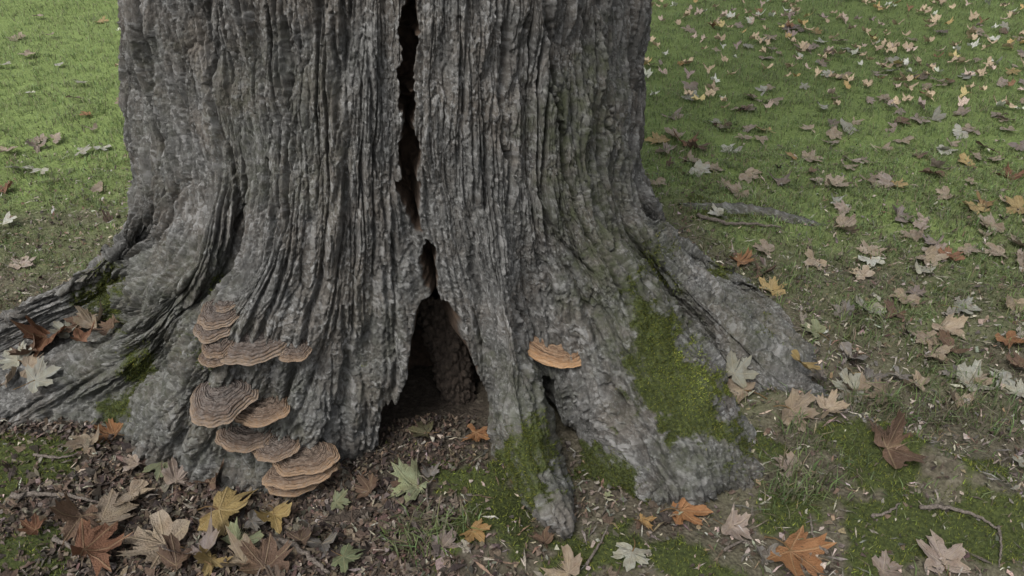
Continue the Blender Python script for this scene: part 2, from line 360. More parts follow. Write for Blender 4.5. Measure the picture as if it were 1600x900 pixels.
# gentle lumps in the stem
def normals(G):
    du = np.gradient(G, axis=1); dv = np.gradient(G, axis=0); n = np.cross(du, dv)
    n /= np.linalg.norm(n, axis=2)[..., None] + 1e-12
    c = G[..., :2] - AX
    sgn = np.sign(np.sum(n[..., :2] * c, axis=2).mean()); return n * sgn
Nb = normals(G)
G = G + Nb * (.012 * fbm(SS / .16, TT / .45, 5, 3))[..., None]
Nb = normals(G)
PX, PY, PT = project(G)
front = (np.arange(NC) < np.searchsorted(uq, ufront))[None, :] & np.ones((NR, 1), bool)
PXm = np.where(front, PX, -9999.)

# --- bark relief
sw = SS + .010 * pn(SS / .12, TT / .45, 11) + .0035 * pn(SS / .03, TT / .11, 12) + .0013 * pn(SS / .007, TT / .015, 13)
tw = TT + .02 * pn(SS / .03, TT / .10, 14)
f1, f2, id1, dx1, dy1 = worley(sw / .040, tw / .60, 21); e1 = f2 - f1
g1, g2, id2, dx2, dy2 = worley(sw / .0175 + 7, tw / .15, 31); e2 = g2 - g1
k1, k2, id3, dx3, dy3 = worley(sw / .0085 + 3, (tw + .02 * id2) / .017, 41); e3 = k2 - k1
_, _, id4, _, _ = worley(sw / .0055 + 1, (tw + .013 * id3) / .0085, 46)
c1 = np.abs(pn(sw / .032, tw / .85, 22)); c2 = np.abs(pn(sw / .016 + 5, tw / .30, 23))          # long braided furrows
stretch = np.linalg.norm(np.gradient(G, axis=1), axis=2) / np.gradient(uq)[None]
low = sst(1.3, 2.4, np.where(np.arange(NC)[None] < np.searchsorted(uq, ufront), stretch, 1.))
c3_ = np.abs(pn(sw / .0095 + 2, tw / .13, 24))                                                    # finer furrows where the bark spreads over the roots
smoothzone = np.exp(-(((PX - 690) / 100) ** 2)) * .5 + .25 * sst(560, 720, PY)
side = (sst(770, 830, PX) + sst(420, 340, PX)) * sst(520, 380, PY)
vd = CAM - G; cosv = np.abs(np.sum(Nb * vd, axis=2)) / np.linalg.norm(vd, axis=2)
obl = sst(.62, .25, cosv) * sst(380, 320, PY) * front
rough = (1 + .25 * side) * (1 - .25 * obl) * np.clip(1 - smoothzone, .45, 1) * (1 + .35 * pn(SS / .3, TT / .5, 9))
dv1 = sst(-.45, .6, pn(SS / .06, TT / .30, 16)); dv2 = sst(-.3, .6, pn(SS / .04, TT / .16, 17))      # some furrows gape, others stay hairlines
h = rough * ((.011 + .017 * dv1) * sst(.0, .08 + .17 * dv1 ** 1.5, c1) + (.005 + .012 * dv2) * sst(.0, .07 + .13 * dv2 ** 1.5, e1) + .0045 * (id1 - .5) + .0035 * dx1 * np.sign(id1 - .5))
h += (.5 + .5 * rough) * ((.003 + .007 * dv2) * sst(.0, .08 + .10 * dv1, c2) + .0055 * sst(.0, .10, e2) + .0035 * (id2 - .5) + .0035 * dx2 * np.sign(id2 - .5))
h += low * .010 * sst(0, .14, c3_) + .014 * sst(.2, .8, low) * sst(0, .12, np.abs(pn(sw / .022 + 9, tw / .40, 25)))
_, _, idx_, _, _ = worley(sw / .026 + 4, tw / .055, 47); h += .0035 * (idx_ - .5) * (.4 + .6 * rough)                 # plates broken across
h += obl * (.020 * sst(0, .22, np.abs(pn((SS + .003 * pn(SS / .02, TT / .05, 28)) / .050 + 6, TT / 1.3, 27))) - .010)
h += .0016 * sst(0, .25, e3) + .0034 * (id3 - .5) + .0012 * dy3 * (id3 - .3) - .0016 * obl * (id3 - .5)
h += .0024 * (id4 - .5) + .0010 * fbm(SS / .005, TT / .010, 51, 3) + .003 * fbm(SS / .05, TT / .3, 52, 3)
h -= np.median(h[234:, :int(NC * .8)]) + .003 * side
# deep named fissures
jx = 7 * pn(PX / 23, PY / 31, 61) + 3 * pn(PX / 7, PY / 9, 62); jy = 5 * pn(PX / 19, PY / 25, 63)
FX, FY = PXm + jx, PY + jy; FX2, FY2 = PXm + .45 * jx, PY + .45 * jy
fis = [
 ([(292,-30,4),(300,30,6),(320,125,5),(332,190,7),(352,235,14),(364,290,9),(371,345,7),(366,372,2)], .024),
 ([(443,30,3),(450,110,6),(446,190,4)], .016),
 ([(795,40,6),(797,90,8),(792,150,6),(790,228,5),(803,250,6),(800,335,4)], .026), ([(850,-30,7),(856,50,10),(868,110,8),(878,180,5)], .028),
 ([(862,140,4),(880,215,8),(884,275,9),(905,312,5)], .024), ([(985,-30,5),(990,120,8),(994,230,6),(1003,330,4)], .022),
 ([(955,370,3),(965,400,7),(985,425,3)], .022), ([(812,455,5),(818,500,9),(820,548,6)], .03),
 ([(852,595,5),(860,630,6),(868,665,9),(884,700,22),(893,726,18)], .11), ([(742,370,2),(740,430,6),(752,470,3)], .012),
 ([(455,470,3),(440,400,4),(445,330,3)], .010), ([(600,300,3),(612,380,3),(622,450,4)], .010), ([(955,600,3),(1000,690,6),(1030,770,6)], .024), ([(850,460,2),(880,560,3),(900,640,3)], .012), ([(890,420,2),(930,520,4),(960,600,2)], .016), ([(845,300,2),(870,370,4),(930,430,3)], .018), ([(430,560,2),(425,640,4),(430,720,3)], .012), ([(540,480,2),(545,560,3),(540,640,3)], .010), ([(600,420,2),(615,500,4),(610,560,3)], .012), ([(410,250,3),(425,330,5),(410,410,3)], .016), ([(520,20,2),(530,120,4),(528,200,2)], .012), ([(575,60,2),(580,180,4),(590,280,2)], .012), ([(720,30,2),(726,140,4),(722,260,3)], .012), ([(760,120,3),(765,240,5),(762,330,3)], .016), ([(930,40,3),(940,140,5),(950,250,4)], .018), ([(905,60,3),(915,150,5),(922,240,3)], .018), ([(835,330,3),(850,420,4),(870,480,3)], .014),
 ([(200,470,4),(160,520,6),(40,580,4)], .016), ([(330,560,4),(300,620,6),(280,700,4)], .014), ([(905,330,3),(950,400,5),(985,480,4)], .016),
 ([(1040,420,3),(1110,500,6),(1180,570,4)], .018), ([(1060,400,3),(1140,460,6),(1200,520,3)], .018)]
facing = np.sum(Nb * (CAM - G), axis=2) > 0
ms = SS * 1000 + 5 * pn(SS / .03, TT / .07, 64) + 2.5 * pn(SS / .008, TT / .014, 65); mt = TT * 1000
def on_bark(x, y):
    d = np.where(front & facing, (PX - x) ** 2 + (PY - y) ** 2, 1e9); k = np.unravel_index(d.argmin(), d.shape); return SS[k] * 1000, TT[k] * 1000
for pts, dep in fis:
    pts = [(*on_bark(a, b), c * 1.2) for a, b, c in pts]
    h -= 1.25 * dep * sst(4, -3, line_d(ms, mt, [(a, b, c * 1.2 + 2) for a, b, c in pts]))
# moss: soft cushions that fill the bark
mosspoly = [([(985,440),(1012,468),(1055,512),(1092,572),(1128,640),(1142,688),(1090,692),(1040,680),(1000,640),(980,590),(988,530),(975,480)], 1.0),
 ([(900,682),(960,688),(1003,730),(1003,800),(930,802),(893,750)], .95), ([(790,690),(825,645),(858,690),(868,735),(850,775),(800,790),(782,740)], .95),
 ([(125,450),(190,412),(207,468),(182,497),(130,497)], .95), ([(207,538),(236,538),(242,590),(205,648),(140,672),(150,640),(195,600)], .85),
 ([(308,530),(326,535),(322,572),(306,570)], .8), ([(336,452),(352,455),(350,470),(338,470)], .8), ([(1110,398),(1172,428),(1165,446),(1120,420)], .8),
 ([(1180,500),(1205,515),(1215,545),(1190,530)], .7), ([(1130,690),(1165,690),(1165,740),(1140,745)], .7), ([(1000,380),(1040,400),(1060,450),(1020,450)], .55), ([(560,560),(580,560),(580,590),(562,590)],.3)]
moss = np.zeros((NR, NC)); wob = 20 * pn(PX / 45, PY / 45, 71) + 16 * pn(PX / 16, PY / 16, 72) + 9 * pn(PX / 6, PY / 6, 73)
for pts, st in mosspoly:
    moss = np.maximum(moss, st * sst(-24, 22, poly_sd(PXm, PY, pts) + wob))
moss *= .62 + .38 * sst(-.45, .25, fbm(SS / .022, TT / .10, 74, 3))
alg = np.zeros((NR, NC))
for pts, st in [([(820,170),(950,60),(965,300),(1045,400),(1100,560),(1000,640),(900,470),(850,320)], .75), ([(320,120),(420,60),(430,300),(360,330)], .35), ([(120,420),(330,380),(380,520),(250,700),(100,690)], .4),
                ([(770,560),(860,560),(900,760),(860,800),(780,780)], .6), ([(200,60),(260,60),(280,300),(230,300)], .3), ([(1090,400),(1180,440),(1250,560),(1150,560)], .45), ([(1020,690),(1150,680),(1165,745),(1030,775)], .6), ([(430,100),(520,80),(520,330),(440,330)], .3), ([(280,560),(480,600),(470,760),(300,740)], .35), ([(560,470),(640,470),(600,640),(540,640)], .25)]:
    alg = np.maximum(alg, st * sst(-45, 45, poly_sd(PXm, PY, pts) + wob * 1.6))
mm = sst(.35, .8, moss)
h = h * (1 - .50 * mm) + mm * (.004 + .006 * fbm(SS / .03, TT / .03, 81, 3) + .003 * pn(SS / .006, TT / .006, 82))
# the split and the hollow at its foot
crack = np.minimum(line_d(FX, FY, [(642,-60,17),(641,40,22),(635,110,20),(636,180,17),(640,235,24),(640,300,23),(648,340,20),(655,362,13)]),
                   line_d(FX, FY, [(667,384,5),(671,405,17),(673,435,18),(677,462,14),(678,476,12)]))
hol = poly_sd(PXm + .7 * jx, PY + .7 * jy, [(660,478),(672,474),(690,478),(703,482),(716,500),(722,525),(735,560),(750,612),(758,650),(765,692),(770,735),(600,735),(594,690),(596,640),(622,625),(636,590),(643,545),(650,500)])
cm = sst(3.5, -4, crack); hm = sst(-3, 3, hol)
h = h + .008 * np.exp(-np.clip(crack, 0, 99) / 14) * (1 - cm)
h = h * (1 - np.maximum(cm, hm))
cdepth = .05 + .10 * sst(0, 9, -crack) + .02 * pn(PX / 8, PY / 20, 91)
h -= cm * cdepth + hm * (.06 + .52 * sst(0, 34, hol))
inner = np.clip(np.maximum(sst(.15, .5, cm), sst(.1, .5, hm)), 0, 1)
pale = np.zeros((NR, NC))
for pts, st in [([(293,20),(312,15),(330,130),(322,160),(305,90)], .55), ([(945,560),(1000,640),(1015,720),(985,700),(950,640)], .15), ([(885,300),(910,305),(900,330)], .6), ([(850,770),(890,780),(895,830),(870,835)], .4)]:
    pale = np.maximum(pale, st * sst(-10, 10, poly_sd(PXm, PY, pts) + wob * .5))
tone = np.clip(.5 + .55 * (id1 - .5) + .55 * (id2 - .5) + .35 * pn(SS / .2, TT / .4, 95) + .22 * np.exp(-((PX - 640) / 150) ** 2) - .12, 0, 1)  # random plate tones, plus frontal light painted in as a paler middle
G2 = G + Nb * h[..., None]
# close the hollow's back a little way behind its mouth
PX2, PY2, PT2 = project(G2)
idx = np.arange(NR * NC).reshape(NR, NC)
nx = np.roll(idx, -1, axis=1)
Q = np.stack([idx[:-1], idx[1:], nx[1:], nx[:-1]], -1).reshape(-1, 4)
tree = bpy.data.objects.new('maple_tree', None); COL.objects.link(tree); tree.location = (AX[0], AX[1], 0)
tree['label'] = 'old grey maple tree with a split, hollow trunk and spreading roots'; tree['category'] = 'tree'
ORG = np.array([AX[0], AX[1], 0])
me = mesh_np('trunk', G2.reshape(-1, 3) - ORG, Q, M_bark, dict(tone=tone.ravel(), moss=moss.ravel(), inner=inner.ravel(), algae=alg.ravel(), pale=pale.ravel(), flake=(.55 * id4 + .28 * id3 + .17 * id2).ravel()), True)
trunk = obj('trunk', me, tree, label='furrowed grey bark with a long split and a dark hollow')

# z-buffer of the trunk, so that things can be rested on it
zb = np.full((460, 820), 99.); zi = np.full((460, 820), -1)
fr = front & (PX2 > 0) & (PX2 < 1638) & (PY2 > 0) & (PY2 < 918)
ii = np.nonzero(fr.ravel())[0]; bx = (PX2.ravel()[ii] / 2).astype(int); by = (PY2.ravel()[ii] / 2).astype(int); tz = PT2.ravel()[ii]
o_ = np.argsort(-tz); zb[by[o_], bx[o_]] = tz[o_]; zi[by[o_], bx[o_]] = ii[o_]
def trunk_at(x, y):
    y0, x0 = int(y / 2), int(x / 2); best = None
    if x < 0 or y < 0: return None
    for d in (0, 1, 2):
        sl = zb[max(0, y0 - d):y0 + d + 1, max(0, x0 - d):x0 + d + 1]
        if sl.size and sl.min() < 90:
            k = np.unravel_index(sl.argmin(), sl.shape); i = zi[max(0, y0 - d):y0 + d + 1, max(0, x0 - d):x0 + d + 1][k]
            return G2.reshape(-1, 3)[i], Nb.reshape(-1, 3)[i], zb[max(0, y0 - d) + k[0], max(0, x0 - d) + k[1]]
    return None

# inner pillar of rotten wood in the hollow
def pillar(name, pts, rad, n, seed):
    pts = np.array(pts, float); q = np.linspace(0, 1, 150); u = np.linspace(0, 1, len(pts))
    c = hermite(pts, u, q); r = np.interp(q, u, rad)
    an = np.linspace(0, 2 * math.pi, n, endpoint=False)
    AA, QQ = np.meshgrid(an, q)
    rr = r[:, None] * (1 + .20 * fbm(np.cos(AA) * 1.5 + 3, np.sin(AA) * 1.5 + QQ * 4, seed, 4) + .10 * pn(AA * 9, QQ * 9, seed + 5) + .12 * pn(AA * 13, QQ * 34, seed + 6))
    w1_, w2_, wi_, _, _ = worley(AA * 3.2, QQ * 17 + AA, seed + 9); rr = rr * (.86 + .20 * sst(0, .3, w2_ - w1_) + .12 * (wi_ - .5))
    V = np.stack([c[:, 0:1] + rr * np.cos(AA), c[:, 1:2] + rr * np.sin(AA), np.broadcast_to(c[:, 2:3], rr.shape)], -1).reshape(-1, 3)
    i = np.arange(149)[:, None] * n; j = np.arange(n)[None]; k = (j + 1) % n
    return mesh_np(name, V - ORG, np.stack([i + j, i + k, i + n + k, i + n + j], -1).reshape(-1, 4), M_inner, None, True)
def behind(x, y, dist):
    r = ray(x, y); return CAM + r * (dist / r[1])
obj('inner_wood', pillar('inner_wood', [behind(683, 440, 1.66), behind(696, 520, 1.65), behind(712, 590, 1.63), behind(722, 650, 1.60), behind(727, 700, 1.57)], [.070, .058, .048, .044, .056], 96, 301), tree, label='rotten brown wood standing inside the hollow')

# ------------------------------------------------------------------ ground
bumps = []
for x, y, r, a in [(1340,735,.20,.045),(1520,760,.13,.03),(1450,860,.22,.035),(770,850,.10,.03),(980,890,.14,.03),(740,880,.1,.03),(1150,640,.10,.03),(60,730,.2,.04),(50,860,.15,.03),(1130,345,.22,.03),(620,800,.2,-.015),(700,690,.12,.02)]:
    p = on_z(x, y, 0); bumps.append((p[0], p[1], r, a))
rootline = [on_z(x, y, 0)[:2] for x, y in ((1220,640),(1300,668),(1390,705),(1470,760),(1560,800))]
def gz(x, y):
    z = .022 * fbm(x / .9 + 3, y / .9, 101, 3) + .006 * fbm(x / .13, y / .13, 102, 2)
    for bx_, by_, r, a in bumps: z = z + a * np.exp(-((x - bx_) ** 2 + (y - by_) ** 2) / (r * r))
    d = np.full(np.shape(x), 9.)
    for (ax, ay), (cx, cy) in zip(rootline[:-1], rootline[1:]):
        ex, ey = cx - ax, cy - ay; t = np.clip(((x - ax) * ex + (y - ay) * ey) / (ex * ex + ey * ey), 0, 1)
        d = np.minimum(d, np.hypot(x - ax - t * ex, y - ay - t * ey))
    return z + .045 * np.exp(-(d / .055) ** 2)
def ground_at(x, y):
    z = 0.
    for _ in range(6):
        p = on_z(x, y, z); z = float(gz(np.array(p[0]), np.array(p[1])))
    return np.array([p[0], p[1], z])
def gnorm(x, y, e=.03):
    v = np.array([-(gz(np.array(x + e), np.array(y)) - gz(np.array(x - e), np.array(y))) / (2 * e), -(gz(np.array(x), np.array(y + e)) - gz(np.array(x), np.array(y - e))) / (2 * e), 1.])
    return v / np.linalg.norm(v)
def gpx(x, y): return project(np.stack([x, y, np.zeros_like(x)], -1))
# zones, laid out on the ground in metres
def gpoly(pts): return [tuple(on_z(x, y, 0)[:2]) for x, y in pts]
def psd_m(x, y, pts): return poly_sd(np.asarray(x) * 100, np.asarray(y) * 100, [(a * 100, b * 100) for a, b in pts]) / 100
gmoss = [gpoly(p) for p in ([(740,770),(845,770),(850,830),(800,880),(700,893),(690,835)], [(860,852),(960,838),(1100,868),(1140,905),(850,905)], [(1290,690),(1375,688),(1440,735),(1455,790),(1350,800),(1290,750)],
  [(1470,735),(1560,742),(1585,780),(1500,772)], [(1330,800),(1420,800),(1600,800),(1640,900),(1330,905)], [(-40,690),(80,690),(150,702),(120,752),(-40,790)], [(-40,820),(60,830),(110,880),(90,920),(-60,920)], [(1165,690),(1230,700),(1240,740),(1170,750)],
  [(1180,770),(1280,790),(1290,830),(1190,830)], [(1060,318),(1230,330),(1240,352),(1090,352)], [(680,740),(790,740),(770,780),(690,790)])]
def zones(x, y):
    wb = .10 * fbm(x / .35, y / .35, 111, 3)
    r = np.hypot(x - AX[0], y - AX[1])
    right = sst(-.2, .6, x)
    yb = sst(2.0 - .45 * right, 3.15, y + wb * 4)
    lawn = sst(.85, 1.35, r + wb) * yb
    moss = np.zeros_like(x); mw = .05 * pn(x / .10, y / .10, 112) + .03 * pn(x / .03, y / .03, 113)
    for p in gmoss: moss = np.maximum(moss, sst(-.05, .05, psd_m(x, y, p) + mw))
    hum = np.clip(sst(1.75, 1.2, r) * sst(.10, -.2, x + wb) * sst(2.0, 1.6, y), 0, 1)
    return lawn, moss, hum
def axis(lo, hi, d, far, grow=1.16):
    a = list(np.arange(lo, hi, d)); s = d
    while a[-1] < far[1]: s *= grow; a.append(a[-1] + s)
    s = d; b = []
    c = lo
    while c > far[0]: s *= grow; c -= s; b.append(c)
    return np.array(b[::-1] + a)
gxs = axis(-2.3, 2.4, .013, (-300, 300)); gys = axis(.6, 3.6, .013, (-60, 500))
GX, GY = np.meshgrid(gxs, gys); GZ = gz(GX, GY)
lawn, mossg, hum = zones(GX, GY)
GZ = GZ + mossg * .008 + .004 * pn(GX / .02, GY / .02, 121) * (np.hypot(GX, GY - 2) < 4)
gi = np.arange(GX.size).reshape(GX.shape)
ground = obj('ground', mesh_np('ground', np.stack([GX, GY, GZ], -1).reshape(-1, 3), np.stack([gi[:-1, :-1], gi[:-1, 1:], gi[1:, 1:], gi[1:, :-1]], -1).reshape(-1, 4), M_ground,
             dict(lawn=lawn.ravel(), moss=mossg.ravel(), humus=hum.ravel()), True), kind='structure')

# footprint of the tree on the ground
foot = []
for c in range(0, NC, 6):
    col = G[:, c]; b = np.nonzero(col[:, 2] < .012)[0]; k = b[0] if len(b) else -1; foot.append(tuple(col[k, :2]))
def inside_tree(x, y): return psd_m(x, y, foot) > .0

# ------------------------------------------------------------------ stuff: grass, moss, litter
def blades(P, Nn, ln, wd, lean, col, seg2=True):
    n = len(P); th = rng.uniform(0, 2 * math.pi, n)
    t1 = np.stack([np.cos(th), np.sin(th), np.zeros(n)], 1); t1 -= Nn * np.sum(t1 * Nn, 1)[:, None]; t1 /= np.linalg.norm(t1, axis=1)[:, None] + 1e-9
    t2 = np.cross(Nn, t1)
    ln = ln[:, None]; wd = wd[:, None] / 2; le = lean[:, None]
    if seg2:
        m = P + Nn * ln * .55 + t2 * ln * le * .25; tip = P + Nn * ln * (1 - .35 * np.clip(le, 0, 1.4)) + t2 * ln * le
        V = np.stack([P - t1 * wd, P + t1 * wd, m - t1 * wd * .8, m + t1 * wd * .8, tip], 1).reshape(-1, 3)
        o = np.arange(n)[:, None] * 5
        T = np.stack([o + [0, 1, 3], o + [0, 3, 2], o + [2, 3, 4]], 1).reshape(-1, 3); k = 5
    else:
        tip = P + Nn * ln + t2 * ln * le
        V = np.stack([P - t1 * wd, P + t1 * wd, tip], 1).reshape(-1, 3); T = np.arange(n * 3).reshape(-1, 3); k = 3
    return V, T, np.repeat(col, k, axis=0)
def pal(n, cols, jit=.18):
    cols = np.array(cols); c = cols[rng.integers(0, len(cols), n)]
    return np.clip(c * (1 + jit * rng.normal(size=(n, 1))) * (1 + .06 * rng.normal(size=(n, 3))), .004, .9)
Z3 = np.array([0, 0, 1.])
# grass: dense on the lawn, thinning towards the tree
n = 430000
yy = 2.0 + 6.5 * rng.random(n) ** 1.35; xx = (rng.random(n) * 2 - 1) * (1.7 + .72 * yy)
lw, ms, hm_ = zones(xx, yy); tuft = sst(-.25, .35, fbm(xx / .10, yy / .10, 131, 3) + .35 * pn(xx / .5, yy / .5, 132))
keep = (rng.random(n) < (lw * .9 + .02) * (.35 + .65 * tuft)) & ~inside_tree(xx, yy)
# sparse tufts in the bare ring
n2 = 150000; x2 = rng.uniform(-2.2, 2.6, n2); y2 = rng.uniform(.75, 3.3, n2)
l2, m2, h2 = zones(x2, y2); tf2 = sst(.22, .75, fbm(x2 / .12, y2 / .12, 133, 3))
dens = (tf2 + .34) * (.05 + .95 * sst(.3, .9, x2)) * (.45 + .55 * sst(1.2, 1.9, y2)) * sst(1.0, .5, h2) + tf2 * .5 * sst(-1.1, -1.5, x2)
k2_ = (rng.random(n2) < dens * .75) & ~inside_tree(x2, y2)
xs = [xx[keep], x2[k2_]]; ys = [yy[keep], y2[k2_]]; hs_ = [rng.uniform(.018, .045, keep.sum()), rng.uniform(.015, .04, k2_.sum())]
for px_, py_, nb, hh, rad in [(650,850,170,.06,.07),(1245,775,130,.07,.06),(1262,700,80,.055,.06),(1365,640,160,.07,.08),(1200,592,60,.06,.03),(1340,515,110,.06,.08),(1330,495,90,.05,.07),(1440,640,120,.07,.09),(1290,620,80,.05,.08),(115,505,60,.05,.03),(1460,560,120,.06,.1),(1550,650,120,.06,.1),(150,455,50,.05,.04),(1215,800,60,.06,.05),(1310,770,60,.05,.07),(1230,440,90,.06,.1),(1500,600,90,.06,.1),(720,840,50,.05,.05),(30,470,60,.05,.1)]:
    g_ = on_z(px_, py_, 0); a = rng.random(nb) * 6.283; q = rad * np.sqrt(rng.random(nb))
    xs.append(g_[0] + q * np.cos(a)); ys.append(g_[1] + q * np.sin(a)); hs_.append(hh * rng.uniform(.5, 1.1, nb))
X = np.concatenate(xs); Y = np.concatenate(ys); H = np.concatenate(hs_); n = len(X)
lw = zones(X, Y)[0]; patch = fbm(X / .6, Y / .6, 141, 3)[:, None]
clump = (.8 + .4 * sst(-.4, .5, fbm(X / .09, Y / .09, 146, 2)))[:, None]; H = H * clump[:, 0] * (1 + .25 * pn(X / .2, Y / .2, 147))
cg = clump * pal(n, [(.150, .202, .076), (.130, .182, .066), (.170, .210, .096), (.160, .190, .084), (.112, .154, .057)]) * (1 + .18 * patch)
cdry = pal(n, [(.20, .18, .12), (.15, .135, .085), (.11, .12, .06), (.09, .105, .045)])
dry = rng.random(n) < (.45 - .28 * lw + .15 * sst(0, .6, pn(X / .25, Y / .25, 145))); cg[dry] = cdry[dry]; cg *= (.68 + .32 * lw)[:, None]
V, T, C = blades(np.stack([X, Y, gz(X, Y) - .004], 1), np.tile(Z3, (n, 1)), H, rng.uniform(.0022, .0042, n), rng.uniform(.2, 1.3, n), cg)
obj('grass', mesh_np('grass', V, T, M_grass, dict(col=C), False), kind='stuff', label='short green autumn grass growing round the maple tree', cat='grass')

# moss on the trunk and roots, and on the ground
vv = np.nonzero((moss * front).ravel() > .22 + .6 * rng.random(NR * NC))[0]; pick = rng.choice(vv, 60000); nn = len(pick)
Pm = G2.reshape(-1, 3)[pick] + rng.normal(0, .0012, (nn, 3)); Nm = Nb.reshape(-1, 3)[pick] + rng.normal(0, .45, (nn, 3)) + np.array([0, 0, .35]); Nm /= np.linalg.norm(Nm, axis=1)[:, None]
mcols = [(.092, .110, .024), (.120, .138, .030), (.066, .080, .022), (.155, .170, .034), (.050, .060, .018)]
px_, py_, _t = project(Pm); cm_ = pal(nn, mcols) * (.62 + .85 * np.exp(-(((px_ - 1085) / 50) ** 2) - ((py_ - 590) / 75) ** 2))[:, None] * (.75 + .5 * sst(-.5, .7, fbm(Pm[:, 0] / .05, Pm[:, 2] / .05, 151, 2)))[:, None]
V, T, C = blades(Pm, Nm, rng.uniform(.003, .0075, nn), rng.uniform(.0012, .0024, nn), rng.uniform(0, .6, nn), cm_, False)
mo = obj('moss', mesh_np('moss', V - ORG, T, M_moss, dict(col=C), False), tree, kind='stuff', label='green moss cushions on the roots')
nn = 420000; x2 = rng.uniform(-2.2, 2.3, nn); y2 = rng.uniform(.7, 3.0, nn); m2 = zones(x2, y2)[1]
thin = .12 * sst(.1, .6, fbm(x2 / .09, y2 / .09, 161, 3))
k2_ = (rng.random(nn) < np.maximum(sst(.3, .8, m2), thin)) & ~inside_tree(x2, y2); x2 = x2[k2_]; y2 = y2[k2_]; nn = len(x2)
Nm = np.tile(Z3, (nn, 1)) + rng.normal(0, .5, (nn, 3)); Nm /= np.linalg.norm(Nm, axis=1)[:, None]
V, T, C = blades(np.stack([x2, y2, gz(x2, y2) + .006], 1), Nm, rng.uniform(.005, .013, nn), rng.uniform(.0014, .003, nn), rng.uniform(0, .7, nn), pal(nn, mcols) * .85, False)
obj('moss', mesh_np('ground_moss', V, T, M_moss, dict(col=C), False), kind='stuff', label='green moss mats on the soil among the roots', cat='moss')

# the outline of a maple leaf: angle from the tip, radius from the stalk
half = [(0,1.0),(4.5,.86),(9,.78),(15,.84),(17,.72),(21,.60),(26,.50),(30,.58),(34,.68),(36,.84),(41,.80),(48,.97),(54,.80),(60,.82),(63,.68),(69,.57),(76,.50),(82,.55),(88,.66),(95,.64),(104,.70),(111,.55),(122,.46),(140,.36),(160,.24),(176,.10)]
def leaf_mesh(seed, curl, cup, fold, simple=False, torn=False):
    r_ = np.random.default_rng(seed)
    hl = half if not simple else half[::2]
    L2 = [(a, r * (1 + .07 * r_.normal())) for a, r in hl]; L3 = [(-a, r * (1 + .07 * r_.normal())) for a, r in hl[1:]]
    ol = L3[::-1] + L2; an = np.radians([a + 1.5 * r_.normal() for a, _ in ol]); ra = np.array([r for _, r in ol]); n = len(ol)
    fr_ = (.35, .7, 1.) if not simple else (.6, 1.)
    V = [(0, 0, 0)]
    for f in fr_:
        for a, r in zip(an, ra):
            rad = r * f if f == 1 else min(r, .75 if f > .5 else .6) * f
            V.append((rad * math.sin(a), rad * math.cos(a), 0))
    V = np.array(V); x, y = V[:, 0], V[:, 1]; rr = np.hypot(x, y - .2); th = np.arctan2(x, y)
    ph = r_.uniform(0, 6.28)
    z = cup * rr ** 2 + curl * .22 * rr ** 2 * np.cos(2 * (th - ph)) + curl * .20 * rr ** 2 * np.cos(3 * th + ph * 2) + fold * np.abs(x) * .5
    z += -.05 * np.cos(th * 7.3) * np.clip(rr, 0, .6) + .05 * curl * pn(x * 4 + seed, y * 4, seed) + curl * .18 * np.clip(y - .6, 0, 1) * r_.normal()
    V[:, 2] = z - np.percentile(z, 12)
    T = [(0, 1 + i, 1 + (i + 1)) for i in range(n - 1)]
    for k in range(len(fr_) - 1):
        o1, o2 = 1 + k * n, 1 + (k + 1) * n
        for i in range(n - 1): T += [(o1 + i, o2 + i, o2 + i + 1), (o1 + i, o2 + i + 1, o1 + i + 1)]
    T = np.array(T)
    if torn:
        ta = np.arctan2(V[T].mean(1)[:, 0], V[T].mean(1)[:, 1]); tr_ = np.hypot(V[T].mean(1)[:, 0], V[T].mean(1)[:, 1]); a0_ = r_.uniform(-2.4, 2.4)
        T = T[~((np.abs((ta - a0_ + math.pi) % (2 * math.pi) - math.pi) < r_.uniform(.3, .9)) & (tr_ > r_.uniform(.15, .4)))]
    return mesh_np('maple_leaf', V, T[:, ::-1], M_leaf, dict(vein=np.zeros(len(V))), True)
# litter: crumbled leaves, bits of straw
def bits(n, sampler, smin, smax, cols, elong=1.6, tilt=.55):
    x, y = sampler(n); k = ~inside_tree(x, y) if sampler.__name__ != 's_hol' else np.ones(len(x), bool); x, y = x[k], y[k]; n = len(x)
    s = rng.uniform(smin, smax, n) ** 1.0; th = rng.uniform(0, 6.283, n)
    a = np.stack([np.cos(th), np.sin(th), rng.normal(0, tilt, n)], 1) * s[:, None]; b = np.stack([-np.sin(th), np.cos(th), rng.normal(0, tilt, n)], 1) * (s / elong * rng.uniform(.5, 1.3, n))[:, None]
    c = np.stack([x, y, gz(x, y) + .004 + .010 * rng.random(n)], 1); up = (s * rng.uniform(-.25, .5, n))[:, None] * Z3
    j = lambda: 1 + .35 * rng.normal(size=(n, 1))
    V = np.stack([c + a * j() + b * .2, c + b * j() + up, c - a * j() - b * .3, c - b * j() + up, c + a * .45 + b * j() * .9, c - a * .5 - b * .8], 1).reshape(-1, 3)
    o = np.arange(n)[:, None] * 6
    T = np.stack([o + [0, 4, 1], o + [0, 1, 3], o + [1, 2, 3], o + [2, 5, 3]], 1).reshape(-1, 3)
    return V, T, np.repeat(pal(n, cols), 6, axis=0)
def merge(L_):
    Vs, Ts, Cs, o = [], [], [], 0
    for V, T, C in L_: Vs.append(V); Ts.append(T + o); Cs.append(C); o += len(V)
    return np.vstack(Vs), np.vstack(Ts), np.vstack(Cs)
def s_front(n):
    x = rng.normal(-.55, .42, n * 2); y = .95 + .75 * rng.random(n * 2); hp = on_z(672, 705, 0); k = (np.hypot((x - hp[0]) / 1.3, y - hp[1]) > .17 * (.6 + .8 * rng.random(n * 2))) & (rng.random(n * 2) < np.clip(.25 + zones(x, y)[2] * .9 - zones(x, y)[1] * .8, 0, 1)); return x[k][:n], y[k][:n]
